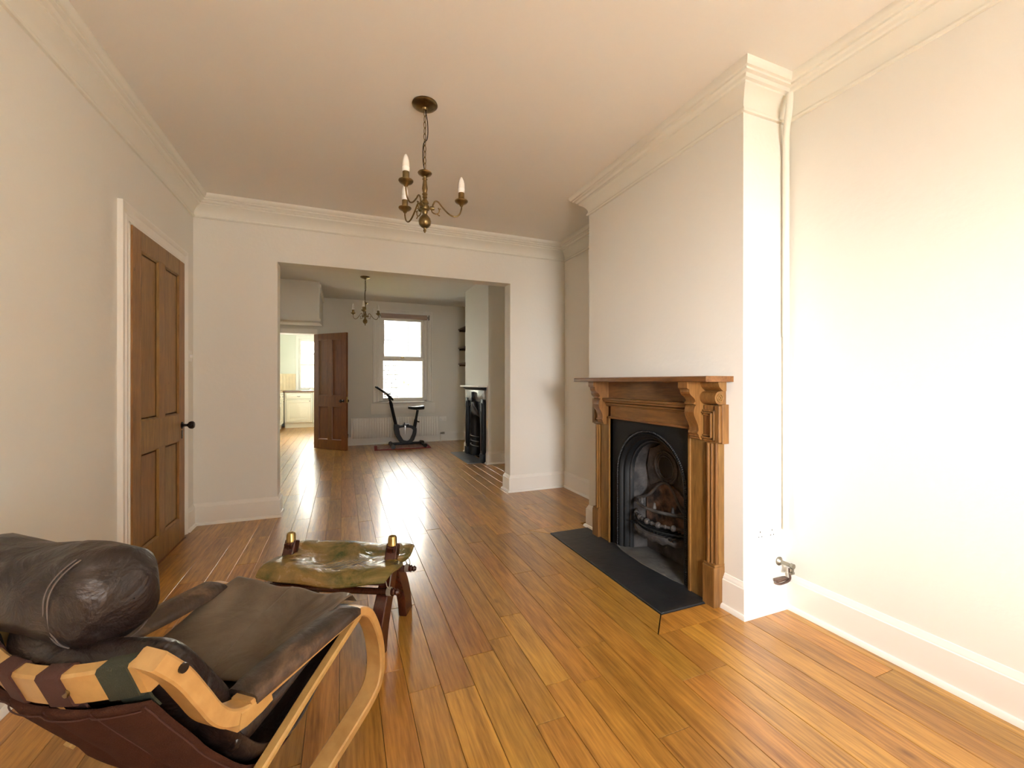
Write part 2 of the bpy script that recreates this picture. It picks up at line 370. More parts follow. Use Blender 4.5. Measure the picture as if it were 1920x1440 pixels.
# boxed-in stair above the kitchen doorway
bk = MB().prism([(6.89, ZC), (6.89, 2.045), (6.95, 2.035), (YF, 2.13), (YF, ZC)], 'yz', -1.11, -.32)
struct(bk, 'wall_stair_box', M['wall'], smooth=False)
struct(MB().box(-.33, -.295, 6.87, YF, 2.55, 2.60).box(-1.1, -.30, 6.86, 6.885, 2.045, 2.085), 'trim_1', M['wall'], smooth=False)
# wall behind the camera with a wide window opening
wb = MB().box(-1.11, .15, -1.75, -1.6, -.02, ZC).box(1.45, 2.12, -1.75, -1.6, -.02, ZC).box(.15, 1.45, -1.75, -1.6, -.02, .80).box(.15, 1.45, -1.75, -1.6, 1.95, ZC)
struct(wb, 'wall_back', M['wall'], smooth=False)
# kitchen shell, with an unseen left-wall opening added to brighten it
wk = MB().box(-2.1, -1.95, YF + .3, 8.9, -.02, ZC).box(-2.1, -1.95, 10.3, 12.65, -.02, ZC).box(-2.1, -1.95, 8.9, 10.3, -.02, 1.0).box(-2.1, -1.95, 8.9, 10.3, 2.2, ZC).box(-.05, .1, YF + .3, 12.65, -.02, ZC)
wk.box(-1.95, -1.06, 12.35, 12.65, -.02, ZC).box(-.35, -.05, 12.35, 12.65, -.02, ZC).box(-1.06, -.35, 12.35, 12.65, -.02, .95).box(-1.06, -.35, 12.35, 12.65, 2.28, ZC).box(-2.1, -1.26, YF, YF + .3, -.02, ZC)
struct(wk, 'wall_kitchen', M['kwall'], smooth=False)
tl = struct(MB().box(-1.94, -1.13, 12.335, 12.349, .93, 1.36), 'trim_2', M['tile'], smooth=False)
for i in range(11):
    for j in range(5):
        MB().box(-1.94 + i * .0733 + .002, -1.94 + (i + 1) * .0733 - .002, 12.328, 12.334, .932 + j * .085, .932 + (j + 1) * .085 - .004).build('tile', M['tile'], tl, smooth=False)

# cornice
CP = [(0, .170), (.012, .168), (.016, .160), (.012, .150), (.006, .147), (.008, .128), (.018, .108), (.034, .090), (.054, .078), (.060, .074), (.060, .064), (.072, .060), (.080, .048), (.095, .044), (.095, .034), (.106, .032), (.114, .024), (.118, .014), (.118, .0), (0, 0)]
CP = [(a, ZC - z) for a, z in CP]
sweep([(2.12, -1.6), (2.12, 1.49), (BX, 1.49), (BX, 2.88), (2.27, 2.88), (2.27, 4.087), (-1.11, 4.087), (-1.11, -1.6)], CP, 'trim_3', M['cornice'])['kind'] = 'structure'
# baseboards
BP = [(0, .172), (.004, .171), (.008, .160), (.013, .152), (.0135, .146), (.018, .143), (.0185, .022), (.026, .020), (.032, .012), (.034, 0), (0, 0)]
def base(name, path): sweep(path, BP, name, M['trim'])['kind'] = 'structure'
base('baseboard_right', [(2.12, -1.6), (2.12, 1.49), (BX, 1.49), (BX, 1.598)])
base('baseboard_middle', [(BX, 2.725), (BX, 2.88), (2.27, 2.88), (2.27, 4.087), (1.625, 4.087), (1.625, 4.243), (2.27, 4.243), (2.27, 5.58), (BX2, 5.58), (BX2, 5.645)])
base('baseboard_far', [(BX2, 6.61), (BX2, 6.76), (2.27, 6.76), (2.27, YF), (-.34, YF)])
base('baseboard_left', [(-1.11, 7.9), (-1.11, 4.243), (-.514, 4.243), (-.514, 4.087), (-1.11, 4.087), (-1.11, 3.898)])
base('baseboard_near', [(-1.11, 2.852), (-1.11, -1.6)])

# ------------------------------------------------------------------ doors
def door_leaf(root, w, h, m, y0=0):
    """local: leaf in the x-z plane (0..w), thickness y 0..-.04; face towards -y"""
    st, tr = .105, .105; ms = .09; z0, z1, z2, z3 = .165, .735, .915, h - tr
    for a in (0, w - st): MB().box(a, a + st, y0 - .038, y0, .006, h).build('stile', m, root, bevel=.0015)
    r = MB().box(st, w - st, y0 - .038, y0, .006, z0).build('bottom_rail', m, root, bevel=.001)
    r = MB().box(st, w - st, y0 - .038, y0, z1, z2).build('middle_rail', m, root, bevel=.001)
    r = MB().box(st, w - st, y0 - .038, y0, z3, h).build('top_rail', m, root, bevel=.001)
    c = w / 2
    MB().box(c - ms / 2, c + ms / 2, y0 - .038, y0, z0, z1).box(c - ms / 2, c + ms / 2, y0 - .038, y0, z2, z3).build('muntin', m, root, bevel=.001)
    for a, b_ in ((st, c - ms / 2), (c + ms / 2, w - st)):
        for p, q in ((z0, z1), (z2, z3)):
            pn = MB().box(a, b_, y0 - .026, y0 - .012, p, q).build('panel', m, root, smooth=False)
            mo = MB()
            for s_ in (-1, 1):
                yy = y0 - .038 if s_ < 0 else y0 - .001
                d = .011 * (-s_)
                prof = [(0, yy), (.004, yy - .003 * s_ * -1), (.018, yy + d)]
                # four mitred sides of a small moulding
                rings = []
                for (cx_, cz_, sx, sz) in ((a, p, 1, 1), (b_, p, -1, 1), (b_, q, -1, -1), (a, q, 1, -1), (a, p, 1, 1)):
                    rings.append([(cx_ + sx * t, yv, cz_ + sz * t) for t, yv in ((0, yy), (.006, yy), (.016, yy + d), (.022, yy + d), (.0, yy + d))])
                mo.loft(rings, caps=False)
            mo.build('moulding', m, pn, ang=20)
# left door: leaf plane is the wall plane; local x -> -Y? (seen from the room the handle is at the far side)
d1 = empty('door_1', (-1.118, 2.955, 0), PI / 2); tag(d1, 'closed stripped pine four-panel door in the left wall', kind='structure')
# local x -> +Y world, local -y -> +X world
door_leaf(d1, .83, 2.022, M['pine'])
kb = MB().lathe([(.0, 0), (.026, 0), (.026, .004), (.016, .009), (.010, .012), (.009, .030), (.013, .036), (.024, .044), (.029, .056), (.028, .066), (.020, .075), (.0, .078)], (0, 0, 0), 'y')
for v_i, v in enumerate(kb.v): kb.v[v_i] = (v[0] + .775, -.038 - v[1], v[2] + .835)
kb.build('door_knob', M['knob'], d1)
MB().box(.765, .785, -.041, -.038, .74, .80, .001).build('keyhole_cover', M['knob'], d1)
# architrave, profile swept up, over and down
def architrave(root, x0, x1, h, m, w=.092, t=.018, y=0.0, name='architrave'):
    prof = [(0, 0), (0, t * .6), (.008, t), (.030, t), (.036, t * .7), (.060, t * .75), (.066, t * 1.05), (w - .01, t * 1.5), (w, t * 1.4), (w, 0)]
    rings = []
    for (cx_, cz_, sx, sz) in ((x0, 0, -1, 0), (x0, h, -1, 1), (x1, h, 1, 1), (x1, 0, 1, 0)):
        rings.append([(cx_ + sx * a, y - b_, cz_ + sz * a) for a, b_ in prof])
    return MB().loft(rings).build(name, m, root, ang=25)
architrave(d1, -.004, .84, 2.035, M['trim'], y=-.008)
MB().box(-.012, -.001, -.03, .06, 0, 2.035).box(.832, .842, -.03, .06, 0, 2.035).box(-.012, .842, -.03, .06, 2.026, 2.037).build('door_lining', M['trim'], d1, smooth=False)
MB().box(-.01, .84, -.045, .10, .0, .005).build('threshold', M['pine2'], d1, smooth=False)
MB().box(-.01, .84, .05, .09, 0, 2.03).build('backing', M['black'], d1, smooth=False)
# kitchen door standing open
d2 = empty('door_2', (-.432, 8.085, 0), math.atan2(-.50, .49)); tag(d2, 'open dark pine four-panel door to the kitchen', kind='structure')
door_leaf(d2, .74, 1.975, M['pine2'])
kb2 = MB()
for s_ in (-1, 1):
    k = MB().lathe([(.0, 0), (.024, 0), (.024, .004), (.010, .010), (.009, .030), (.024, .044), (.027, .058), (.018, .072), (.0, .074)], (0, 0, 0), 'y')
    for i, v in enumerate(k.v): k.v[i] = (v[0] + .675, (-.038 - v[1]) if s_ < 0 else v[1], v[2] + .83)
    kb2.add(k.v, k.f)
kb2.build('door_knob', M['knob'], d2)
MB().box(.72, .742, -.030, -.008, .80, .90).build('latch_plate', M['brassb'], d2, smooth=False)
struct(MB().box(-.43, -.405, YF - .02, YF + .02, 0, 2.03).box(-1.11, -.405, YF - .025, YF, 1.985, 2.06).box(-1.11, -.41, YF - .018, YF, 2.06, 2.075), 'trim_4', M['trim'], bevel=.002)

# ------------------------------------------------------------------ garden window
w1 = empty('window_1', (0, 0, 0)); tag(w1, 'white sash window over the radiator in the far wall', kind='structure')
rings = []
ap = [(0, 0), (0, .014), (.01, .022), (.03, .022), (.04, .014), (.07, .016), (.078, .028), (.10, .028), (.105, 0)]
for (cx_, cz_, sx, sz) in ((WX0, .76, -1, 0), (WX0, WZ1, -1, 1), (WX1, WZ1, 1, 1), (WX1, .76, 1, 0)):
    rings.append([(cx_ + sx * a, YF - b_, cz_ + sz * a) for a, b_ in ap])
MB().loft(rings).build('architrave', M['trim'], w1, ang=25)
MB().box(WX0 - .14, WX1 + .15, YF - .04, YF, .555, .752, .002).box(WX0 - .10, WX1 + .10, YF - .085, YF + .1, .752, .778, .004).build('window_sill', M['trim'], w1)
# box frame and sashes
fr = MB()
fr.box(WX0, WX0 + .05, YF + .02, YF + .20, WZ0, WZ1).box(WX1 - .05, WX1, YF + .02, YF + .20, WZ0, WZ1).box(WX0, WX1, YF + .02, YF + .20, WZ1 - .045, WZ1).box(WX0, WX1, YF + .02, YF + .20, WZ0, WZ0 + .02)
fr.build('window_frame', M['trim'], w1, bevel=.002)
def sash(x0, x1, y, z0, z1, sw, bw, tw, name, par):
    s_ = MB().box(x0, x0 + sw, y, y + .04, z0, z1).box(x1 - sw, x1, y, y + .04, z0, z1).box(x0 + sw, x1 - sw, y, y + .04, z0, z0 + bw).box(x0 + sw, x1 - sw, y, y + .04, z1 - tw, z1)
    f_ = s_.build(name, M['trim'], par, bevel=.002)
    MB().box(x0 + sw - .002, x1 - sw + .002, y + .018, y + .022, z0 + bw - .002, z1 - tw + .002).build('pane', M['glass'], f_, smooth=False)
    return f_
sash(WX0 + .05, WX1 - .05, YF + .09, 1.585, WZ1 - .045, .055, .045, .05, 'upper_sash', w1)
sash(WX0 + .05, WX1 - .05, YF + .045, WZ0 + .02, 1.60, .032, .05, .055, 'lower_sash', w1)
MB().box(1.03, 1.09, YF + .05, YF + .09, 1.60, 1.625, .004).build('sash_lock', M['brassb'], w1)
blnd = empty('roller_blind', (0, 0, 0)); tag(blnd, 'rolled-up brown roller blind across the top of the garden window', 'blind')
MB().tube([(.66, YF - .055, 2.375), (1.50, YF - .055, 2.375)], .044, 16).build('fabric_roll', M['blind'], blnd)
MB().tube([(.63, YF - .055, 2.375), (.66, YF - .055, 2.375)], .018, 10).tube([(1.50, YF - .055, 2.375), (1.54, YF - .055, 2.375)], .018, 10).build('spindle', M['bronze'], blnd, kind='stuff')
for a in (.622, 1.534): MB().box(a, a + .012, YF - .095, YF - .02, 2.33, 2.42).build('bracket', M['bronze'], blnd)
# kitchen window
w2 = empty('window_2', (0, 0, 0)); tag(w2, 'white kitchen window above the sink', kind='structure')
MB().box(-1.13, -1.06, 12.325, 12.35, .93, 2.35).box(-.35, -.28, 12.325, 12.35, .93, 2.35).box(-1.06, -.35, 12.325, 12.35, 2.28, 2.35).build('architrave', M['trim'], w2, bevel=.003)
MB().box(-1.06, -1.01, 12.38, 12.5, .95, 2.28).box(-.40, -.35, 12.38, 12.5, .95, 2.28).box(-1.01, -.40, 12.38, 12.5, .95, 1.0).box(-1.01, -.40, 12.38, 12.5, 2.22, 2.28).box(-1.01, -.40, 12.40, 12.45, 1.58, 1.63).build('window_frame', M['trim'], w2, bevel=.002)
MB().box(-1.01, -.40, 12.43, 12.434, 1.0, 1.58).build('pane', M['glass'], w2, smooth=False)
MB().box(-1.01, -.40, 12.43, 12.434, 1.63, 2.22).build('pane', M['glass'], w2, smooth=False)
# bay window behind the camera (glazing bars)
w3 = empty('window_3', (0, 0, 0)); tag(w3, 'front window behind the camera', kind='structure')
MB().box(.15, .19, -1.72, -1.66, .80, 1.95).box(1.41, 1.45, -1.72, -1.66, .80, 1.95).box(.19, 1.41, -1.72, -1.66, .80, .84).box(.19, 1.41, -1.72, -1.66, 1.91, 1.95).build('window_frame', M['trim'], w3)

# ------------------------------------------------------------------ near fireplace surround
FC = 2.155
sur = empty('fireplace_surround', (BX, FC, 0)); tag(sur, 'carved pine fireplace surround with mantel shelf on the near chimney breast', 'fireplace surround')
def P(p0, p1, y0, y1, z0, z1, b=0, mb=None):   # p = how far it stands off the wall
    mb = mb or MB(); return mb.box(-p1, -p0, y0 - FC, y1 - FC, z0, z1, b)
Y0, Y1 = 1.60, 2.715; OY0, OY1 = 1.79, 2.52
sh = MB().prism([(-.185, 1.152), (-.185, 1.174), (-.178, 1.179), (.0, 1.179), (0, 1.150), (-.172, 1.150)], 'xz', 1.545 - FC, 2.80 - FC).build('mantel_shelf', M['mantelh'], sur, ang=20)
for side, (a, b_, inn) in enumerate(((Y0, OY0, OY0), (OY1, Y1, OY1))):
    sgn = 1 if side == 0 else -1           # direction from the outer edge to the opening
    out = Y0 if side == 0 else Y1
    yy = lambda t: out + sgn * t
    def seg(p1, t0, t1, z0, z1, mb): 
        u, v = sorted((yy(t0), yy(t1))); return mb.box(-p1, 0, u - FC, v - FC, z0, z1)
    leg = MB(); seg(.050, .075, .190, 0, .89, leg); seg(.040, .0, .075, .21, .89, leg); leg.build('pilaster', M['mantel'], sur, bevel=.002)
    rd = MB()
    for t0, t1, p in ((.004, .020, .050), (.024, .034, .060), (.038, .052, .068), (.056, .064, .058)): seg(p, t0, t1, .21, .835, rd)
    rd.build('reeding', M['mantel'], sur, bevel=.003)
    pl = MB(); seg(.074, -.003, .072, 0, .205, pl); seg(.068, -.002, .070, .205, .218, pl); pl.build('plinth', M['mantel'], sur, bevel=.002)
    lip = MB(); seg(.058, .172, .190, 0, .905, lip); lip.build('lip', M['mantel'], sur, bevel=.003)
    ear = MB(); seg(.045, -.028, .0, .835, 1.035, ear); seg(.062, -.022, .004, .842, 1.028, ear)
    for i, (t0, p) in enumerate(((.006, .066), (.018, .074), (.030, .066))):
        seg(p, t0, t0 + .008, .845 + i * .012, 1.005 - i * .010, ear)
        seg(p, t0, .078, .845 + i * .012, .853 + i * .012, ear)
        seg(p, t0, .078, .997 - i * .010, 1.005 - i * .010, ear)
    seg(.055, .0, .08, .835, 1.03, ear); ear.build('shoulder', M['mantel'], sur, bevel=.0015)
    rl = MB(); u, v = sorted((yy(-.012), yy(.095)))
    rl.tube([(-.045, u - FC, 1.068), (-.045, v - FC, 1.068)], .034, 18)
    seg(.040, -.01, .10, 1.035, 1.15, rl); rl.build('roll_moulding', M['mantel'], sur)
    vb = MB().torus((-.045, (yy(-.014)) - FC, 1.068), .018, .003, 'y').torus((-.045, (yy(-.014)) - FC, 1.068), .008, .003, 'y'); vb.build('volute', M['mantel'], sur)
    ov = MB(); u, v = sorted((yy(-.03), yy(.10)))
    ov.prism([(-.02, 1.104), (-.04, 1.104), (-.055, 1.112), (-.068, 1.125), (-.075, 1.142), (-.075, 1.15), (-.02, 1.15)], 'xz', u - FC, v - FC).build('ovolo', M['mantel'], sur, ang=20)
    prof = [(.0, 1.15), (.165, 1.15), (.165, 1.118), (.157, 1.112), (.150, 1.112), (.150, 1.098), (.146, 1.088), (.136, 1.078), (.122, 1.070), (.112, 1.058), (.108, 1.047), (.120, 1.040), (.122, 1.034), (.104, 1.030), (.112, 1.020), (.118, 1.005), (.120, .990), (.116, .972), (.108, .955), (.098, .938), (.090, .920), (.087, .905), (.088, .892), (.094, .885), (.094, .878), (.086, .872), (.084, .862), (.078, .857), (.078, .850), (.068, .845), (.0, .84)]
    u, v = sorted((yy(.085), yy(.150)))
    MB().prism([(-p, z) for p, z in prof], 'xz', u - FC, v - FC).build('corbel', M['mantel'], sur, ang=20)
# cross pieces between the legs
P(0, .050, OY0, OY1, .895, .985).build('frieze_board', M['mantelh'], sur, bevel=.001)
P(.05, .058, OY0 - .018, OY1 + .018, .890, .906).build('lip', M['mantelh'], sur, bevel=.003)
cm = MB()
a_, c_ = 1.75 - FC, 2.56 - FC
for z0, z1, p in ((.978, .988, .060), (.988, 1.000, .070), (1.000, 1.006, .062), (1.006, 1.020, .082), (1.020, 1.036, .092)): cm.box(-p, 0, a_, c_, z0, z1)
cm.build('cornice_moulding', M['mantelh'], sur, bevel=.003)
P(0, .034, 1.70, 2.60, 1.03, 1.151).build('recessed_board', M['mantelh'], sur)

# ------------------------------------------------------------------ cast-iron insert
ins = empty('fireplace_insert', (BX - .03, 2.14, 0)); tag(ins, 'black cast-iron arched grate with roped edge inside the pine surround', 'fireplace')
ZA = .52
def arch(hw, n=20, za=ZA, zb=0):
    return [(-hw, zb)] + [(-hw * math.cos(PI * k / n), za + hw * math.sin(PI * k / n)) for k in range(n + 1)] + [(hw, zb)]
def arch_plate(hw, y0, y1, z1, x, t):
    A = arch(hw); n = len(A); O = []
    for (y, z) in A:
        if z <= ZA: O.append((y0 if y < 0 else y1, z))
        else:
            dy, dz = y, z - ZA; k = min(((y1 if dy > 0 else -y0) / abs(dy)) if abs(dy) > 1e-6 else 1e9, (z1 - ZA) / dz); O.append((dy * k, ZA + dz * k))
    vs = [(x, y, z) for y, z in A] + [(x, y, z) for y, z in O] + [(x + t, y, z) for y, z in A] + [(x + t, y, z) for y, z in O]
    fs = []
    for i in range(n - 1):
        fs += [(i, i + 1, n + i + 1, n + i), (2 * n + i, 3 * n + i, 3 * n + i + 1, 2 * n + i + 1), (i, 2 * n + i, 2 * n + i + 1, i + 1)]
    # corner fill so that the outline is a true rectangle
    vs += [(x, y0, z1), (x, y1, z1)]
    k0 = len(vs) - 2
    il = [i for i in range(n) if abs(O[i][0] - y0) < 1e-4][-1]; ir = [i for i in range(n) if abs(O[i][0] - y1) < 1e-4][0]
    fs += [(n + il, n + il + 1, k0), (n + ir, k0 + 1, n + ir - 1)]
    return MB().add(vs, fs)
arch_plate(.318, -.352, .382, .895, 0, .012).build('face_plate', M['iron'], ins, ang=20)
# rope beads
rp_ = MB(); A = arch(.318); path = []
for i in range(len(A) - 1):
    d = math.dist(A[i], A[i + 1]); k = max(1, round(d / .012))
    for j in range(k): path.append((A[i][0] + (A[i + 1][0] - A[i][0]) * j / k, A[i][1] + (A[i + 1][1] - A[i][1]) * j / k))
for i, (y, z) in enumerate(path):
    if i % 1 == 0:
        ico = [(0, 0, 1), (1, 0, 0), (0, 1, 0), (-1, 0, 0), (0, -1, 0), (0, 0, -1)]
        tx, tz = (path[min(i + 1, len(path) - 1)][0] - path[max(i - 1, 0)][0], path[min(i + 1, len(path) - 1)][1] - path[max(i - 1, 0)][1])
        l = math.hypot(tx, tz) or 1; tx /= l; tz /= l
        pts = []
        for (a, b_, c) in ico:
            # a: along the tangent (skewed), b: out of the plate, c: across
            al = a * .0075 + c * .004; ac = c * .0085
            pts.append((-.006 + b_ * .007, y + tx * al - tz * ac, z + tz * al + tx * ac))
        rp_.add(pts, [(0, 1, 2), (0, 2, 3), (0, 3, 4), (0, 4, 1), (5, 2, 1), (5, 3, 2), (5, 4, 3), (5, 1, 4)])
rp_.build('rope_edge', M['ironp'], ins, ang=80)
def arch_ring(specs, name, m, seg_=20):
    rings = [[(x, y, z) for y, z in arch(hw, seg_)] for x, hw in specs]
    return MB().loft(rings, closed=False).build(name, m, ins, ang=40)
arch_ring([(.0, .318), (.004, .308), (-.004, .300), (.004, .290), (.018, .284), (.022, .270), (.055, .262), (.060, .256), (.054, .250), (.062, .244), (.075, .240)], 'arch_reveal', M['iron'])
inner_rope = MB().tube([(.056, y, z) for y, z in arch(.252, 30)], .006, 8); inner_rope.build('inner_bead', M['ironp'], ins)
# firebox: sides splay inwards to the back
rings = []
for x, hw, za in ((.075, .240, .52), (.11, .236, .525), (.14, .228, .53), (.17, .215, .54)):
    rings.append([(x, y, z) for y, z in [(-hw, .0)] + [(-hw * math.cos(PI * k / 16), za + hw * 1.0 * math.sin(PI * k / 16)) for k in range(17)] + [(hw, 0)]])
fb = MB().loft(rings, closed=False)
fb.build('firebox', M['iron_grey'], ins, ang=60)
MB().prism([(-.24, 0), (.24, 0), (.24, .80), (-.24, .80)], 'yz', .168, .18).build('firebox_back', M['iron_grey'], ins, smooth=False)
# sloping back plate with the round flue ring
def tilt(mb, k=.28, z0=.45, x0=.21):
    mb.v = [(x0 + v[0] - (v[2] - z0) * -k, v[1], v[2]) for v in mb.v]; return mb
bpz = MB(); bpz.prism([(-.19, .44), (-.12, .50), (-.03, .515), (.06, .50), (.17, .45), (.19, .58), (.15, .70), (0, .75), (-.15, .70), (-.19, .58)], 'yz', 0, .012)
tilt(bpz, -.10, .75, .128).build('back_plate', M['iron_grey'], ins)
rg = MB()
for R_, r_ in ((.098, .008), (.084, .006), (.070, .007)): rg.torus((-.004, 0, .600), R_, r_, 'x', sz=1.05)
tilt(rg, -.10, .75, .125).build('flue_ring', M['iron_grey'], ins)
tilt(MB().lathe([(0, -.003), (.064, -.003), (.064, .006), (0, .006)], (-.004, -.0, .600), 'x'), -.10, .75, .125).build('flue_damper', M['iron'], ins)
# arched rim of the grate back and the firebrick behind it
rim = [(-.215, .36), (-.17, .375), (-.12, .41), (-.06, .475), (0, .50), (.06, .475), (.12, .41), (.17, .375), (.215, .36)]
MB().tube([(.13 - .05 * (1 - abs(y) / .215) * -1, y, z) for y, z in [tuple(v) for v in smooth_path([(a, b_, 0) for a, b_ in rim], 4)] ] if False else [(.088 + .045 * (1 - (v.x / .215) ** 2), v.x, v.y) for v in smooth_path([(a, b_, 0) for a, b_ in rim], 4)], .009, 8).build('grate_rim', M['iron_grey'], ins)
MB().prism([(-.20, .20), (.20, .20), (.20, .38), (.10, .46), (0, .50), (-.10, .46), (-.20, .38)], 'yz', .150, .162).build('firebrick', M['fireback'], ins)
# bowed basket
def bow(z, r, off=0.0, hw=.225, n=16, name=None, m=None, seg_=8, ry=None):
    pts = [(.085 + off - .10 * (1 - (t / hw) ** 2), t, z) for t in [(-hw + 2 * hw * k / n) for k in range(n + 1)]]
    return MB().tube(pts, r, seg_)
bow(.355, .010).build('basket_bar', M['iron_grey'], ins)
bow(.345, .006, .012).build('basket_bar', M['iron'], ins)
b2 = bow(.275, .009)
for k in range(-4, 5):
    t = k * .042; x_ = .085 - .10 * (1 - (t / .225) ** 2); R_ = .020 if k % 2 == 0 else .013
    b2.lathe([(0.001, -R_), (R_ * .7, -R_ * .7), (R_, 0), (R_ * .7, R_ * .7), (.001, R_)], (x_, t, .275), 'y', 10)
b2.build('basket_bar', M['iron_grey'], ins)
bow(.235, .006).build('basket_bar', M['iron'], ins)
ap_ = MB(); rings = []
for k in range(29):
    t = -.225 + .45 * k / 28; x_ = .082 - .112 * (1 - (t / .225) ** 2); wv = .007 * math.sin(k * 1.55)
    rings.append([(x_ + .014, t, .215), (x_ - .004 - abs(wv), t, .212), (x_ - .010 - abs(wv), t, .190), (x_ - .002, t, .172 + wv * .6), (x_ + .010, t, .165 + wv), (x_ + .018, t, .17)])
ap_.loft(rings); ap_.build('basket_apron', M['iron_grey'], ins, ang=50)
fg = MB()
for k in range(-7, 8): fg.box(.01, .15, k * .028 - .005, k * .028 + .005, .205, .216)
fg.build('grate_floor', M['iron'], ins)
for (y, x_) in ((-.16, .075), (-.04, .04), (.09, .05)):
    MB().lathe([(.0, 0), (.011, 0), (.012, .008), (.008, .02), (.009, .03), (.004, .036), (0, .037)], (x_ - .03, y, .362), 'z', 10).build('finial', M['iron_grey'], ins)
# hearth
he = tag(MB().prism([(1.462, 1.657), (1.80, 1.657), (1.80, 1.74), (1.815, 1.79), (1.815, 2.52), (1.80, 2.60), (1.80, 2.855), (1.462, 2.855)], 'xy', -.021, .006).build('hearth_slab', M['slate'], bevel=.003), 'long black slate hearth slab set in the oak floor before the near fireplace', 'hearth')
he2 = tag(MB().prism([(1.79, 1.80), (2.29, 1.85), (2.29, 2.45), (1.79, 2.50), (1.755, 2.36), (1.745, 2.14), (1.765, 1.92)], 'xy', -.02, .010).build('back_hearth', M['ash']), 'rough grey cement hearth floor inside the near grate', 'hearth')

# ------------------------------------------------------------------ far fireplace
f2 = empty('cast_iron_fireplace', (BX2, 6.125, 0)); tag(f2, 'narrow black cast-iron fireplace with pale shelf in the far room', 'fireplace')
MB().box(-.13, 0, -.50, .49, 1.072, 1.094, .004).build('mantel_shelf', M['trim'], f2)
MB().prism([(-.10, 1.072), (-.085, 1.06), (-.06, 1.045), (-.05, 1.03), (0, 1.03), (0, 1.072)], 'xz', -.46, .46).build('shelf_moulding', M['iron'], f2)
MB().box(-.035, 0, -.45, .45, .86, 1.03, .003).build('frieze', M['iron_grey'] if False else mat('iron with painted glare', (.33, .31, .28), .3, metal=.4, var=.4, vscale=14), f2)  # glare on the iron frieze put into its pale base colour
for s_ in (-1, 1):
    a, b_ = sorted((s_ * .45, s_ * .345))
    MB().box(-.05, 0, a, b_, .12, .90, .004).box(-.062, -.05, a + .03, b_ - .03, .17, .85, .006).build('pilaster', M['iron'], f2)
    MB().box(-.065, 0, a - .008, b_ + .008, 0, .12, .003).build('plinth', M['iron'], f2)
A2 = []
hw = .23; za = .50
pt = [(-hw, .0)] + [(-hw * math.cos(PI * k / 16) * 1.0, za + .27 * math.sin(PI * k / 16)) for k in range(17)] + [(hw, 0)]
rings = [[(-.022, y * 1.45 if abs(y) > .2 else y * 1.45, z + (.07 if z > za + .1 else 0)) for y, z in pt], [(-.03, y * 1.12, z + (.025 if z > za + .1 else 0)) for y, z in pt], [(-.012, y, z) for y, z in pt], [(.05, y * .93, z * .97) for y, z in pt], [(.2, y * .75, z * .9) for y, z in pt]]
MB().loft(rings, closed=False).build('arched_opening', M['iron'], f2, ang=50)
MB().box(-.02, -.005, -.345, .345, .77, .87).build('header_plate', M['iron'], f2, smooth=False)
MB().prism([(-.22, 0), (.22, 0), (.22, .8), (-.22, .8)], 'yz', .20, .21).build('firebox_back', M['iron'], f2, smooth=False)
hd = MB(); rings = []
for z, w_, x_ in ((.60, .22, -.02), (.68, .20, -.06), (.76, .15, -.075), (.83, .07, -.07), (.90, .03, -.05), (.96, .012, -.045)):
    rings.append([(x_ + (.03 * (t / 1.0) ** 2), t * w_, z + .05 * (1 - t * t)) for t in [k / 5 for k in range(-5, 6)]])
hd.loft(rings, closed=False).build('hood', mat('polished dark iron', (.06, .06, .06), .25, metal=.6), f2, ang=60)
MB().lathe([(.0, -.02), (.035, -.015), (.042, 0), (.03, .02), (0, .025)], (-.075, 0, .88), 'x', 10).prism([(-.012, .90), (.012, .90), (.018, .95), (0, 1.0), (-.018, .95)], 'yz', -.085, -.04).build('emblem', M['iron'], f2)
for z in (.20, .27, .34):
    MB().tube([(-.03 - .05 * (1 - (t / .2) ** 2), t, z) for t in [-.2 + .4 * k / 10 for k in range(11)]], .008, 6).build('grate_bar', M['iron_grey'], f2)
tag(MB().box(1.625, BX2 - .001, 5.70, 6.70, -.021, .012, .003).build('hearth_slab', mat('grey slate', (.07, .072, .07), .45, bump=.2, bscale=20, var=.3, vscale=5)), 'small grey slate hearth slab before the far fireplace', 'hearth')
# alcove shelves
for z, lab in ((2.17, 'topmost of three thin dark alcove shelves beyond the far chimney breast'), (1.80, 'middle of three thin dark alcove shelves beyond the far chimney breast'), (1.49, 'lowest of three thin dark alcove shelves beyond the far chimney breast')):
    s_ = tag(MB().box(2.13, 2.269, 6.765, YF - .005, z, z + .022, .002).build('alcove_shelf', M['shelfwood']), lab, 'shelf', 'dark shelves in the far alcove')
    MB().box(2.15, 2.269, YF - .03, YF - .005, z - .03, z).build('batten', M['shelfwood'], s_)

# ------------------------------------------------------------------ radiator
rad = empty('radiator', (0, 0, 0)); tag(rad, 'long white ribbed panel radiator under the garden window', 'radiator')
X0, X1, Z0, Z1, YR = .14, 1.71, .13, .49, 8.045
prof = []; n = 34; wd = (X1 - X0 - .04) / n
for k in range(n):
    a = X0 + .02 + k * wd
    prof += [(a, YR), (a + wd * .3, YR), (a + wd * .42, YR - .014), (a + wd * .88, YR - .014)]
prof = [(X0, YR + .002)] + prof + [(X1 - .02, YR), (X1, YR + .002)]
rings = [[(x_, y_ + (.008 if z_ in (Z0, Z1) else 0), z_) for x_, y_ in prof] + [(X1, YR + .04, z_), (X0, YR + .04, z_)] for z_ in (Z0, Z0 + .02, Z1 - .02, Z1)]
MB().loft(rings).build('panel', M['trim'], rad, ang=30)
for a in (X0 + .02, X1 - .05): MB().box(a, a + .03, YR + .04, YF - .001, .35, .40).build('wall_bracket', M['trim'], rad)
MB().tube([(X1, YR + .02, .16), (X1 + .05, YR + .02, .16), (X1 + .055, YR + .02, .15), (X1 + .055, YR + .02, .0)], .008, 8).build('pipe', M['trim'], rad)
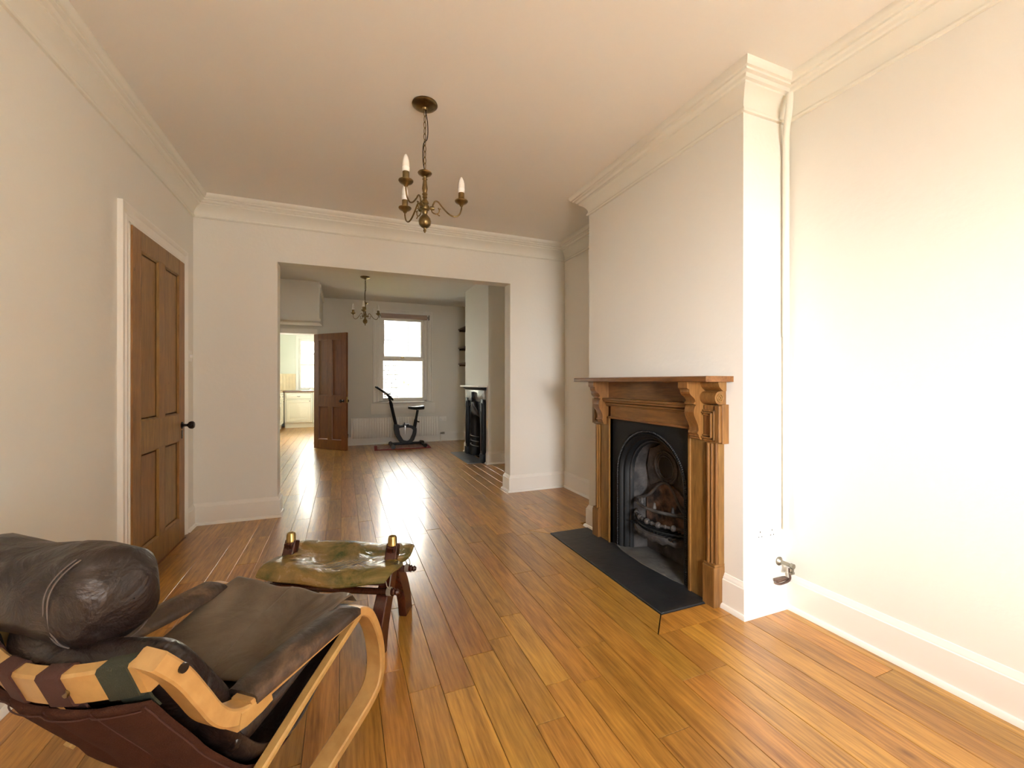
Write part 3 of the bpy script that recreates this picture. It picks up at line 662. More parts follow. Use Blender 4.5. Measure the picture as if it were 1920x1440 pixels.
MB().tube([(X0, YR + .02, .16), (X0 - .05, YR + .02, .16), (X0 - .055, YR + .02, .15), (X0 - .055, YR + .02, .0)], .008, 8).build('pipe', M['trim'], rad)
MB().lathe([(0, -.012), (.016, -.012), (.016, .02), (.020, .025), (.020, .065), (.014, .072), (0, .072)], (X1 + .055, YR + .02, .16), 'x', 12).build('valve', M['bronze'], rad)
MB().lathe([(0, -.01), (.014, -.01), (.014, .025), (.018, .03), (.018, .06), (0, .062)], (X0 - .055, YR + .02, .16), 'z', 12).build('valve', M['bronze'], rad)
def socket(name, loc, rz, lab, w=.146, h=.086):
    o = empty(name, loc, rz); tag(o, lab, 'socket')     # local plate in x-z facing -y
    MB().box(-w / 2, w / 2, -.009, 0, -h / 2, h / 2, .002).build('plate', M['white'], o)
    hl = MB()
    for cx_ in (-.042, .042):
        hl.box(cx_ - .0025, cx_ + .0025, -.0096, -.0085, .004, .013).box(cx_ - .014, cx_ - .008, -.0096, -.0085, -.018, -.013).box(cx_ + .008, cx_ + .014, -.0096, -.0085, -.018, -.013)
    hl.build('pin_slots', M['black'], o, smooth=False, kind='stuff')
    for cx_ in (-.012, .012): MB().box(cx_ - .008, cx_ + .008, -.013, -.009, .008, .030, .001).build('rocker_switch', M['white'], o)
    return o
socket('double_socket', (1.968, 1.49, .395), 0, 'white double power socket on the near side of the chimney breast')
socket('double_socket', (1.82, YF, .43), 0, 'white double power socket right of the radiator', w=.14)
sw = empty('light_switch', (-1.11, 3.985, 1.352), PI / 2); tag(sw, 'white light switch in the corner right of the left door', 'switch')
MB().box(-.043, .043, -.010, 0, -.043, .043, .003).build('plate', M['white'], sw)
MB().lathe([(0, 0), (.014, 0), (.013, -.012), (.008, -.016), (0, -.017)], (0, -.010, 0), 'y', 14).build('dolly', M['white'], sw)
# pipe in the corner
pp = tag(MB().tube(smooth_path([(2.03, 1.405, 2.56), (2.035, 1.41, 2.50), (2.07, 1.45, 2.40), (2.088, 1.464, 2.34), (2.09, 1.466, 2.2), (2.09, 1.466, 1.4)], 6) + [(2.09, 1.466, 1.38)], .0155, 12).tube([(2.09, 1.466, 1.385), (2.092, 1.468, .40)], .0125, 10).build('corner_pipe', M['cornice']), 'painted surface pipe running down the corner beside the chimney breast', 'pipe')
tp = empty('gas_tap', (2.07, 1.49, .235)); tag(tp, 'dull metal gas tap sticking out above the baseboard by the corner', 'tap')
MB().lathe([(0, 0), (.022, 0), (.023, -.006), (.014, -.012), (.010, -.016), (.009, -.06), (.013, -.064), (.013, -.078), (0, -.08)], (0, 0, 0), 'y', 14).build('body', M['bronze'], tp)
MB().box(-.006, .006, -.076, -.062, -.035, .0, .002).box(-.014, .014, -.074, -.064, -.042, -.03, .002).build('lever', M['bronze'], tp)
hk = empty('bracket_hook', (2.05, 1.46, .155)); tag(hk, 'small brown iron bracket on the baseboard below the gas tap', 'bracket')
MB().tube(smooth_path([(-.045, 0, -.010), (-.03, -.012, -.012), (.01, -.020, -.004), (.042, -.014, .004), (.05, -.006, .028), (.052, -.004, .05)], 5), .0055, 8).build('hook', mat('rusty iron', (.10, .06, .045), .5, metal=.5), hk)
MB().box(-.042, .038, -.011, .012, -.005, .008, .002).build('plate', mat('brown metal', (.16, .10, .075), .45, metal=.5), hk)

# ------------------------------------------------------------------ chandeliers
def chandelier():
    r = empty('chandelier', (.41, 2.27, ZC))
    MB().lathe([(.0, 0), (.066, 0), (.068, -.006), (.060, -.014), (.040, -.022), (.016, -.026), (.012, -.034), (0, -.036)], seg=32).build('ceiling_plate', M['brass'], r)
    # chain links
    z = -.034; k = 0
    while z > -.352:
        mb = MB().torus((0, 0, 0), .0105, .0022, 'y', sx=.62, sz=1.75, seg=14, ts=6)
        o = mb.build('chain_link', M['brass'], r); o.location = (0, 0, z - .0165); o.rotation_euler = (0, 0, (PI / 2 if k % 2 else 0) + .5); z -= .0315; k += 1
    MB().tube(smooth_path([(.003, 0, -.03), (.016, .006, -.10), (.014, .004, -.18), (-.008, -.003, -.22), (-.010, 0, -.30), (0, 0, -.365)], 6), .0026, 8).build('flex', M['knob'], r)
    st = [(.0, -.352), (.006, -.352), (.007, -.364), (.034, -.366), (.038, -.371), (.034, -.378), (.020, -.386), (.012, -.392), (.010, -.400), (.014, -.404), (.010, -.410), (.012, -.43), (.015, -.455), (.011, -.478), (.014, -.482), (.014, -.487), (.010, -.492), (.013, -.498), (.013, -.503), (.009, -.508), (.012, -.515), (.020, -.526), (.021, -.534), (.014, -.543), (.024, -.548), (.026, -.560), (.024, -.568), (.014, -.572), (.016, -.58), (.012, -.592), (.018, -.600), (.028, -.612), (.0335, -.630), (.030, -.648), (.018, -.662), (.008, -.666), (.006, -.672), (.009, -.678), (.004, -.690), (.0, -.692)]
    MB().lathe(st, seg=28).build('stem', M['brass'], r)
    for ang in (13.8, 136, -106):
        a = math.radians(ang); d = (math.cos(a) * math.cos(YAW) + math.sin(a) * math.sin(YAW), -math.cos(a) * math.sin(YAW) + math.sin(a) * math.cos(YAW))
        ax = empty('arm', (0, 0, 0)); bpy.data.objects.remove(ax)
        rot = math.atan2(d[1], d[0])
        pts = smooth_path([(.022, 0, -.556), (.038, 0, -.556), (.044, 0, -.535), (.055, 0, -.517), (.072, 0, -.520), (.095, 0, -.548), (.130, 0, -.580), (.160, 0, -.590), (.185, 0, -.575), (.196, 0, -.545), (.196, 0, -.515)], 5)
        am = MB().tube(pts, .0042, 8).lathe([(0, -.014), (.009, -.012), (.011, 0), (.009, .012), (0, .014)], (.038, 0, -.556), 'x', 12)
        arm = am.build('arm', M['brass'], r); arm.rotation_euler = (0, 0, rot)
        MB().tube(smooth_path([(.034, 0, -.562), (.040, 0, -.578), (.060, 0, -.585), (.074, 0, -.576), (.076, 0, -.560), (.070, 0, -.552)], 4), .0032, 6).tube([(.066, 0, -.584), (.074, 0, -.592), (.080, 0, -.592)], .003, 6).tube([(.076, 0, -.560), (.084, 0, -.554)], .003, 6).build('scroll', M['brass'], arm)
        cp = MB().lathe([(.0, -.532), (.008, -.530), (.012, -.522), (.030, -.512), (.036, -.504), (.036, -.500), (.028, -.503), (.012, -.508), (0, -.508)], (.196, 0, 0)).build('drip_cup', M['brass'], arm)
        MB().lathe([(.0, -.508), (.0155, -.508), (.0165, -.500), (.0165, -.458), (.0, -.458)], (.196, 0, 0), seg=16).build('candle_holder', M['brass'], arm)
        MB().lathe([(.0, -.458), (.0165, -.458), (.018, -.450), (.018, -.435), (0, -.435)], (.196, 0, 0), seg=16).build('bulb_collar', M['bulb_low'], arm)
        MB().lathe([(.0, -.435), (.0178, -.435), (.018, -.424), (.0162, -.405), (.012, -.388), (.006, -.374), (.0, -.369)], (.196, 0, 0), seg=16).build('bulb', M['bulb'], arm)
    return r
ch1 = chandelier(); tag(ch1, 'large near three-arm antique brass chandelier hanging in the front room', 'chandelier')
ch2 = copy_tree(ch1); ch2.location = (.30, 6.33, ZC); ch2.rotation_euler = (0, 0, math.radians(29)); ch2['label'] = 'small-looking far brass chandelier hanging before the garden window'

# ------------------------------------------------------------------ kitchen
def cab(name, x0, x1, lab, front_y=11.78, drawer=True, mirror=False):
    o = empty(name, (x0, front_y, 0)); tag(o, lab, 'cabinet', 'cream kitchen base cabinets'); w = x1 - x0
    MB().box(0, w, .02, .55, .13, .885).build('carcass', M['kcab'], o, smooth=False)
    MB().box(0, w, .05, .07, 0, .13).build('plinth', M['kcab'], o, smooth=False)
    MB().box(0, .03, 0, .02, .13, .885).box(w - .03, w, 0, .02, .13, .885).box(.03, w - .03, 0, .02, .86, .885).box(.03, w - .03, 0, .02, .13, .15).box(.03, w - .03, 0, .02, .70, .72).build('face_frame', M['kcab'], o, bevel=.002)
    MB().box(.03, w - .03, .0185, .0195, .15, .86).build('gap_shade_sheet', M['bronze'], o, smooth=False)  # dark sheet imitating the shade in the gaps round drawer and door
    d = MB().box(.036, w - .036, .003, .018, .726, .854, .002).build('drawer_front', M['kcab'], o)
    MB().tube([(w / 2 - .03, -.004, .79), (w / 2 - .02, -.02, .785), (w / 2 + .02, -.02, .785), (w / 2 + .03, -.004, .79)], .007, 8).build('cup_handle', M['bronze'], d)
    dr = MB().box(.036, .10, 0.003, .018, .156, .694).box(w - .10, w - .036, .003, .018, .156, .694).box(.10, w - .10, .003, .018, .156, .22).box(.10, w - .10, .003, .018, .63, .694).box(.10, w - .10, .012, .0182, .22, .63).build('cabinet_door', M['kcab'], o, bevel=.002)
    MB().lathe([(0, 0), (.006, 0), (.006, -.012), (.013, -.018), (.010, -.026), (0, -.028)], (w - .065, 0.003, .665), 'y', 10).build('knob', M['bronze'], dr)
    return o
cab('base_cabinet', -1.33, -.70, 'cream base cabinet with drawer under the sink, left of the open door')
cab('base_cabinet', -.69, -.08, 'cream base cabinet mostly hidden behind the open door')
def cab_side(name, y0, y1, lab):
    o = cab(name, 0, y1 - y0, lab); o.location = (-1.345, y0, 0); o.rotation_euler = (0, 0, PI / 2); return o
cab_side('base_cabinet', 11.22, 11.74, 'cream corner base cabinet in the left kitchen run')
ck = empty('cooker', (-1.36, 10.60, 0), PI / 2); tag(ck, 'white cooker with control knobs in the left kitchen run', 'cooker')
MB().box(0, .60, 0, .56, .02, .90, .004).build('body', M['white'], ck)
MB().box(.04, .56, -.018, 0, .15, .68, .006).build('oven_door', M['white'], ck)
MB().box(.09, .51, -.020, -.018, .26, .56).build('oven_glass', M['black'], ck)
MB().tube([(.08, -.04, .65), (.52, -.04, .65)], .008, 8).build('handle', M['steel'], ck)
for k in range(5): MB().lathe([(0, 0), (.020, 0), (.017, -.02), (0, -.022)], (.10 + k * .10, 0, .80), 'y', 12).build('knob', M['black'], ck)
cab_side('base_cabinet', 9.98, 10.58, 'cream base cabinet left of the cooker, nearest to the doorway')
tag(MB().box(-1.36, -.06, 11.75, 12.33, .888, .925, .003).build('worktop', M['worktop']), 'brown wooden worktop with the kitchen sink', 'worktop')
tag(MB().box(-1.94, -1.37, 11.21, 12.33, .888, .925, .003).build('worktop', M['worktop2']), 'light wooden worktop beyond the cooker in the left kitchen corner', 'worktop')
tag(MB().box(-1.94, -1.33, 9.97, 10.59, .888, .925, .003).build('worktop', M['worktop2']), 'light wooden worktop before the cooker in the left kitchen run', 'worktop')
ft = empty('kitchen_tap', (-.78, 12.20, .925)); tag(ft, 'tall chrome swan-neck tap at the kitchen window', 'tap')
MB().tube(smooth_path([(0, 0, 0), (0, 0, .15), (0, 0, .24), (-.03, -.0, .29), (-.10, -.0, .30), (-.15, 0, .27), (-.155, 0, .22)], 6), .010, 10).build('spout', M['chrome'], ft)
MB().lathe([(0, 0), (.03, 0), (.028, .015), (.012, .025), (0, .025)], (0, 0, 0)).tube([(0, 0, .09), (.05, 0, .11)], .007, 8).build('base', M['chrome'], ft)
wcab = empty('wall_cabinet', (-1.64, 10.9, 1.45), PI / 2); tag(wcab, 'cream wall cabinet on the left kitchen wall', 'cabinet')
MB().box(0, .8, 0, .30, 0, .72, .002).build('carcass', M['kcab'], wcab)
for k in (0, 1): MB().box(.01 + k * .395, .395 + k * .395, -.018, 0, .01, .71, .003).build('cabinet_door', M['kcab'], wcab)

# ------------------------------------------------------------------ rug and exercise bike
rug = empty('small_rug', (.98, 7.62, 0), math.radians(-3)); tag(rug, 'small red-bordered rug under the exercise bike', 'rug')
MB().box(-.47, .47, -.26, .26, .0, .007, .002).build('border', M['rugr'], rug)
MB().box(-.42, .42, -.21, .21, .007, .010, .001).build('field', M['rugp'], rug)
bk_ = empty('exercise_bike', (0, 7.6, .010)); tag(bk_, 'black upright exercise bike standing on the rug under the garden window', 'exercise bike')
def T(pts, r, name, m='black', seg=10, par=None): return MB().tube(pts, r, seg).build(name, M[m], par or bk_)
T([(.80, -.22, .035), (.80, .22, .035)], .030, 'front_foot'); T([(1.34, -.20, .035), (1.34, .20, .035)], .030, 'rear_foot')
for x_, yv, nm in ((.80, .225, 'end_cap'), (1.34, .205, 'end_cap')):
    for q in (-1, 1): MB().tube([(x_, q * yv - .02, .035), (x_, q * yv + .02, .035)], .036, 12).build(nm, M['knob'], bk_)
MB().tube([(1.30, -.19, .09), (1.30, -.15, .09)], .028, 12).build('transport_wheel', M['knob'], bk_)
MB().box(.78, 1.36, -.03, .03, .035, .075, .008).build('base_beam', M['black'], bk_)
sh_ = [(.835, .30), (.86, .20), (.93, .085), (1.00, .055), (1.10, .055), (1.17, .10), (1.215, .22), (1.225, .34), (1.19, .345), (1.14, .37), (1.02, .385), (.93, .375), (.89, .40), (.835, .40)]
inn = [(.915, .335), (.935, .22), (.99, .12), (1.06, .10), (1.10, .125), (1.145, .22), (1.16, .30), (1.11, .33), (1.0, .345)]
hs = smooth_path([(a, b_, 0) for a, b_ in sh_ + [sh_[0]]], 3)
def ringband(o_, i_, y0, y1):
    # outer outline and inner outline bridged by nearest angle
    c = (1.02, .24); N_ = 36; A, B = [], []
    def hit(poly, ang):
        best = None; dx, dz = math.cos(ang), math.sin(ang)
        for k in range(len(poly)):
            p, q = poly[k], poly[(k + 1) % len(poly)]; ex, ez = q[0] - p[0], q[1] - p[1]; den = dx * ez - dz * ex
            if abs(den) < 1e-9: continue
            t = ((p[0] - c[0]) * ez - (p[1] - c[1]) * ex) / den; u = ((p[0] - c[0]) * dz - (p[1] - c[1]) * dx) / den
            if t > 0 and -1e-6 <= u <= 1 + 1e-6 and (best is None or t > best): best = t
        return (c[0] + dx * best, c[1] + dz * best)
    rings = []
    for k in range(N_ + 1):
        a = 2 * PI * k / N_; p = hit(o_, a); q = hit(i_, a)
        rings.append([(p[0], y0, p[1]), (p[0], y1, p[1]), (q[0], y1, q[1]), (q[0], y0, q[1])])
    return MB().loft(rings, caps=False)
ringband(sh_, inn, -.055, .055).build('flywheel_housing', M['black'], bk_, bevel=.004)
MB().prism(inn, 'xz', -.03, .03).build('housing_panel', M['silver'], bk_)
T(smooth_path([(.925, -.058, .352), (1.0, -.060, .372), (1.10, -.060, .355), (1.17, -.058, .32)], 4), .012, 'trim_strip', 'silver')
T([(.875, 0, .36), (.775, 0, .80)], .028, 'steering_post'); T([(.785, 0, .76), (.745, 0, .90)], .020, 'handlebar_stem')
MB().box(-.05, .05, -.09, .09, -.012, .012, .006).build('console', M['black'], bk_).location = (.72, 0, .93)
bk_.children[-1].rotation_euler = (0, math.radians(50), 0)
for yv in (-.17, .17):
    T(smooth_path([(.755, 0, .87), (.80, yv * .7, .83), (.775, yv, .87), (.66, yv, .97), (.535, yv * .93, 1.055)], 6), .014, 'handlebar')
T([(.76, 0, .80), (.80, 0, .76), (.81, 0, .72)], .016, 'adjuster', 'knob')
T([(1.19, 0, .33), (1.245, 0, .64)], .022, 'seat_post'); T([(1.17, 0, .22), (1.215, 0, .47)], .030, 'seat_tube')
T([(1.215, -.0, .44), (1.275, 0, .425)], .012, 'seat_knob', 'knob'); 
sd = MB(); rings = []
for t in range(9):
    u = t / 8; x_ = 1.08 + .27 * u; w_ = .025 + .085 * (u ** 1.6) if u < .95 else .095; h_ = .022 + .016 * u; zc = .685 - .012 * math.sin(PI * u)
    rings.append([(x_, w_ * math.cos(2 * PI * k / 14), zc + h_ * math.sin(2 * PI * k / 14)) for k in range(14)])
sd.loft(rings).build('saddle', M['black'], bk_, ang=60)
T([(1.02, -.10, .23), (1.02, .10, .23)], .012, 'crank_axle', 'steel')
for s_, dz in ((-1, 1), (1, -1)):
    cr = MB().box(1.005, 1.035, s_ * .085 - .008, s_ * .085 + .008, min(.23, .23 + dz * .17), max(.23, .23 + dz * .17), .003).build('crank', M['steel'], bk_)
    MB().box(.97, 1.07, s_ * .13 - .04, s_ * .13 + .04, .23 + dz * .17 - .012, .23 + dz * .17 + .012, .005).box(.98, 1.00, s_ * .13 - .042, s_ * .13 - .036, .23 + dz * .17, .23 + dz * .17 + .04).build('pedal', M['knob'], cr)

# ------------------------------------------------------------------ camel stool
ax = Vector((-.43, .22)).normalized(); sp = Vector((ax.y, -ax.x)) * -1     # sp: towards the camera... 
sp = Vector((-ax.y, ax.x))
if sp.y > 0: sp = -sp                                                       # points to the camera side
SC = Vector((-.005, 2.11))
stool = empty('camel_stool', (SC.x, SC.y, 0), math.atan2(-ax.y, -ax.x)); tag(stool, 'camel-saddle footstool with olive-tan leather cushion and brass-capped mahogany legs', 'footstool')
# local: +x right end (near fireplace side), +y away from camera
HX = .245
for s_ in (-1, 1):
    x_ = s_ * HX
    for q in (-1, 1):
        pts = smooth_path([(x_, -q * .012, .405), (x_, q * .01, .35), (x_, q * .035, .30), (x_, q * .075, .235), (x_, q * .118, .17), (x_, q * .155, .09), (x_, q * .178, .0)], 4)
        wds = [.020, .022, .028, .036, .041, .044, .047]
        rings = []
        for i, p in enumerate(pts):
            u = i / (len(pts) - 1) * 6; k = min(5, int(u)); w_ = wds[k] + (wds[k + 1] - wds[k]) * (u - k)
            t = (pts[min(i + 1, len(pts) - 1)] - pts[max(i - 1, 0)]).normalized(); nn = Vector((0, -t.z, t.y))
            if i == len(pts) - 1 or i > len(pts) - 4: nn = Vector((0, 1, 0)) * (1 if nn.y > 0 else -1)
            dx = .023 - .003 * q
            rings.append([p + nn * w_ + Vector((dx * 1 - .001 * q, 0, 0)), p - nn * w_ + Vector((dx, 0, 0)), p - nn * w_ + Vector((-dx, 0, 0)), p + nn * w_ + Vector((-dx, 0, 0))])
            for v in rings[-1]: v.z = max(v.z, .0)
        MB().loft(rings).build('leg', M['mahog'], stool, bevel=.004)
    MB().lathe([(0, .36), (.024, .36), (.025, .39), (.022, .405), (.0, .405)], (x_, 0, 0)).build('post', M['mahog'], stool)
    MB().lathe([(0, .400), (.0225, .400), (.0225, .404), (.021, .406), (.0195, .435), (.016, .443), (.008, .447), (0, .448)], (x_, 0, 0)).build('brass_cap', M['brassb'], stool)
for q in (-1, 1):
    rl = MB().tube([(-HX - .045, q * .115, .245), (HX + .045, q * .115, .245)], .014, 12).build('rail', M['mahog'], stool)
    for s_ in (-1, 1):
        MB().lathe([(.0, 0), (.014, .0), (.017, .008), (.010, .014), (.014, .022), (.008, .032), (0, .034)] if s_ > 0 else [(.0, 0), (.014, .0), (.017, -.008), (.010, -.014), (.014, -.022), (.008, -.032), (0, -.034)], (s_ * (HX + .042), q * .115, .245), 'x', 12).build('knob', M['mahog'], rl)
        cd = MB()
        for k in range(5): cd.torus((s_ * (HX + .022 + .004 * k), q * .115, .247), .017, .0018, 'x', seg=12, ts=5)
        cd.tube(smooth_path([(s_ * (HX + .03), q * .115, .262), (s_ * (HX + .026), q * .09, .30), (s_ * (HX + .02), q * .05, .335)], 4), .0018, 5).tube(smooth_path([(s_ * (HX + .04), q * .125, .262), (s_ * (HX + .03), q * .14, .28), (s_ * (HX + .01), q * .12, .33)], 4), .0018, 5)
        cd.build('lacing', M['cord'], stool)
MB().box(-HX, HX, -.10, .10, .262, .275).build('seat_webbing', M['felt'], stool, smooth=False)
# cushion
def cushion(fn, nu=40, nv=30, T_=.03, n=3.2, name='cushion', m=None, par=None, notch=None, seam=True):
    top, bot = [], []
    vs = []; fs = []
    for side in (1, -1):
        for i in range(nu + 1):
            for j in range(nv + 1):
                u = -1 + 2 * i / nu; v = -1 + 2 * j / nv
                u = math.sin(u * PI / 2); v = math.sin(v * PI / 2)
                e = max(0, 1 - abs(u) ** n) ** (1 / 2.2) * max(0, 1 - abs(v) ** n) ** (1 / 2.2)
                vs.append(fn(u, v, side * e))
    nn = (nu + 1) * (nv + 1)
    for s_ in (0, 1):
        for i in range(nu):
            for j in range(nv):
                a = s_ * nn + i * (nv + 1) + j; q = (a, a + nv + 1, a + nv + 2, a + 1); fs.append(q if s_ == 0 else q[::-1])
    mb = MB().add(vs, fs); o = mb.build(name, m, par, ang=80)
    bm = bmesh.new(); bm.from_mesh(o.data); bmesh.ops.remove_doubles(bm, verts=bm.verts, dist=.0006); bmesh.ops.recalc_face_normals(bm, faces=bm.faces); bm.to_mesh(o.data); bm.free()
    return o
def round_uv(u, v, k=.16):
    # round the corners of the unit square a little
    return u * math.sqrt(1 - k * v * v * 1.0), v * math.sqrt(1 - k * u * u)
def stool_fn(u, v, e):
    uu, vv = round_uv(u, v, .17)
    pinch = math.exp(-((v / .11) ** 2))                 # notched at the two posts
    X = .012 + uu * (.305 - .070 * pinch * min(1, abs(u)) ** 3); Y = vv * .210 - .016
    z = .332 + .030 * abs(u) ** 2.0 * (1 - .9 * abs(v)) - .012 * (1 - u * u) + .020 * math.cos(v * PI * 1.0 + PI) * (1) - .026 * abs(v) ** 4
    z += .006 * math.sin(5 * u + 3 * v) * (1 - u * u)
    return (X, Y, z + e * (.030 if e > 0 else .032))
cu = cushion(stool_fn, n=4.2, name='cushion', m=M['leather_green'], par=stool)
edge = [stool_fn(u, v, 0) for u, v in [(-1 + 2 * k / 30, -1) for k in range(31)] + [(1, -1 + 2 * k / 24) for k in range(1, 25)] + [(1 - 2 * k / 30, 1) for k in range(1, 31)] + [(-1, 1 - 2 * k / 24) for k in range(1, 25)]]
MB().tube(edge, .0035, 6).build('piping', M['leather_green'], cu)

# ------------------------------------------------------------------ sling armchair
ach = empty('sling_armchair', (.03, 1.39, 0), math.atan2(.785, .62)); tag(ach, 'low bentwood sling armchair with worn dark leather cushions in the left foreground', 'armchair')
# local +x = forward (s), +y = to the chair's left (w), z up
WD = .54
def ribbon(pts, w0, w1, th, mb=None):
    mb = mb or MB(); rings = []
    P_ = [Vector((p[0], 0, p[1])) for p in pts]
    for i, p in enumerate(P_):
        t = (P_[min(i + 1, len(P_) - 1)] - P_[max(i - 1, 0)]).normalized(); n_ = Vector((-t.z, 0, t.x)); h = th / 2; c = .004
        rr = []
        for a, b_ in ((w0 + c, -h), (w1 - c, -h), (w1, -h + c), (w1, h - c), (w1 - c, h), (w0 + c, h), (w0, h - c), (w0, -h + c)):
            rr.append(p + n_ * b_ + Vector((0, a, 0)))
        rings.append(rr)
    return mb.loft(rings)
def S3(pts, n=6): return [(v.x, v.y) for v in smooth_path([(a, b_, 0) for a, b_ in pts], n)]
for side, (w0, w1) in enumerate(((-.032, .026), (WD - .026, WD + .032))):
    ribbon(S3([(-.570, .655), (-.528, .600), (-.492, .535), (-.462, .480), (-.430, .446), (-.385, .428), (-.335, .430)], 5), w0, w1, .034).build('back_upright', M['beech'], ach, ang=30)
    ribbon(S3([(-.385, .437), (-.30, .440), (-.20, .443), (-.10, .446), (-.03, .447), (.012, .440), (.050, .412), (.085, .352), (.108, .285), (.116, .215), (.104, .165), (.070, .135), (.0, .112), (-.10, .088), (-.22, .058), (-.34, .030), (-.44, .0145), (-.50, .0135)], 5), w0, w1, .027).build('bent_frame', M['beech'], ach, ang=30)
    wa, wb_ = (w0 + .012, w0 + .040) if side == 0 else (w1 - .040, w1 - .012)
    ribbon([(-.40, .222), (-.34, .258), (-.18, .337), (.0, .418), (.022, .428)], wa, wb_, .018).build('seat_rail', M['beech'], ach, ang=30)
    ribbon([(-.415, .428), (-.395, .424), (-.36, .426), (-.335, .432)], w0 - .002, w1 + .002, .040).build('joint_block', M['beech'], ach, ang=40)
    for sx, sz in ((-.532, .620),):
        yb = w0 - .001 if side == 0 else w1 + .001
        MB().lathe([(0, -.004), (.0085, -.004), (.009, 0), (.009, .003), (0, .003)], (sx, yb, sz), 'y', 14).build('bolt', M['knob'], ach)
    # padded arm cover, wraps the arm top
    rings = []
    inn_ = 1 if side == 0 else -1
    for k in range(21):
        t = k / 20; s_ = -.375 + .365 * t; zt = .452 + .006 * t; ww = .010 * math.sin(t * PI)
        o_ = (w0 if side == 0 else w1) ; y_a = o_ - .004 * inn_; y_b = (w1 if side == 0 else w0) + (.026 + ww) * inn_
        f_ = 1 if 0 < k < 20 else .4
        ring = [(s_, y_a, zt - .014), (s_, y_a, zt + .004 * f_), (s_, y_a + .010 * inn_, zt + .013 * f_), (s_, (y_a + y_b) / 2, zt + .017 * f_), (s_, y_b - .012 * inn_, zt + .010 * f_), (s_, y_b, zt - .004), (s_, y_b - .002 * inn_, zt - .016), (s_, y_b - .02 * inn_, zt - .003), (s_, y_a + .012 * inn_, zt - .001)]
        rings.append(ring)
    MB().loft(rings).build('arm_pad', M['leather_pad'], ach, ang=60)
# back rail: laminated and bowed
rp2 = []
for k in range(17):
    t = k / 16; y = .018 + (WD - .036) * t; bow_ = math.sin(PI * t)
    rp2.append((-.556 - .048 * bow_, y, .618 - .034 * bow_))
def rail_ring(p, hh=.037, tt=.0135, lean=.35, g=0):
    x_, y_, z_ = p; hh += g; tt += g
    up = Vector((-lean, 0, 1)).normalized() * hh; ou = Vector((-1, 0, -lean)).normalized() * tt
    c = Vector(p); return [c + up + ou * .7, c + up * .85 + ou, c - up * .85 + ou, c - up + ou * .7, c - up - ou * .7, c - up * .85 - ou, c + up * .85 - ou, c + up - ou * .7]
rail = MB().loft([rail_ring(p) for p in rp2]).build('back_rail', M['beech'], ach, ang=18)
MB().lathe([(0, 0), (.0085, 0), (.0085, .004), (0, .004)], (0, 0, 0), 'x', 14).build('bolt', M['brass'], rail).location = (rp2[4][0] - .017, rp2[4][1] + .01, rp2[4][2] - .008)
def at_rail(y):
    t = (y - .018) / (WD - .036); bow_ = math.sin(PI * t); return (-.556 - .048 * bow_, y, .618 - .034 * bow_)
for y0, y1, m_ in ((.030, .082, 'strap_green'), (.150, .198, 'strap_red'), (.262, .308, 'strap_red'), (.365, .41, 'strap_red'), (.46, .51, 'strap_green')):
    st = MB().loft([rail_ring(at_rail(y0 + (y1 - y0) * k / 4), g=.003) for k in range(5)])
    # tail that joins the sling below
    for k in range(1):
        a, b_ = at_rail(y0), at_rail(y1); rings = []
        for (dx, dz) in ((.012, -.036), (.020, -.055), (.034, -.080)):
            rings.append([(a[0] + dx - .004, a[1], a[2] + dz), (b_[0] + dx - .004, b_[1], b_[2] + dz), (b_[0] + dx, b_[1], b_[2] + dz), (a[0] + dx, a[1], a[2] + dz)])
        st.loft(rings)
    st.build('strap', M[m_], ach, ang=60)
# felt sling: scalloped under the rail, hangs and runs under the seat
SP = [(-.545, .570), (-.515, .515), (-.475, .450), (-.420, .362), (-.335, .262), (-.24, .240), (-.14, .295), (-.03, .380), (.03, .420)]
def sling_pt(t, y, off=0):
    n_ = len(SP) - 1; u = min(t * n_, n_ - 1e-6); k = int(u); f = u - k
    pts = [Vector((a, b_)) for a, b_ in SP]; p0 = pts[max(k - 1, 0)]; p1 = pts[k]; p2 = pts[k + 1]; p3 = pts[min(k + 2, n_)]
    q = .5 * ((2 * p1) + (p2 - p0) * f + (2 * p0 - 5 * p1 + 4 * p2 - p3) * f * f + (3 * p1 - p0 - 3 * p2 + p3) * f ** 3)
    v = (y - WD / 2) / (WD / 2); b = (1 - v * v)
    x_ = q.x - .060 * b * math.exp(-((t - .12) / .3) ** 2); z_ = q.y - .062 * b * math.exp(-((t - .5) / .3) ** 2)
    z_ -= .028 * b * math.exp(-(t / .10) ** 2)
    # quilted ribs
    rib = .014 * (abs(math.sin(PI * (y - .02) / .105)) ** .6)
    x_ -= rib * (1 if t < .5 else .3); z_ -= rib * (.3 if t < .3 else .8)
    # scallops at the top edge
    if t < .08: z_ += (.012 * abs(math.sin(PI * (y - .02) / .105)) - .006) * (1 - t / .08)
    return Vector((x_ - off, y, z_ - off * .5))
rings = []
NT, NY = 44, 60
vs = []; fs = []
for off in (0, -.006):
    for i in range(NT + 1):
        for j in range(NY + 1): vs.append(sling_pt(i / NT, .022 + (WD - .044) * j / NY, off))
nn = (NT + 1) * (NY + 1)
for s_ in (0, 1):
    for i in range(NT):
        for j in range(NY):
            a = s_ * nn + i * (NY + 1) + j; q = (a, a + 1, a + NY + 2, a + NY + 1); fs.append(q if s_ else q[::-1])
for i in range(NT):
    for j in (0, NY): a = i * (NY + 1) + j; fs.append((a, a + NY + 1, nn + a + NY + 1, nn + a))
for j in range(NY):
    for i in (0, NT): a = i * (NY + 1) + j; fs.append((a, a + 1, nn + a + 1, nn + a))
sl = MB().add(vs, fs).build('felt_sling', M['felt'], ach, ang=80)
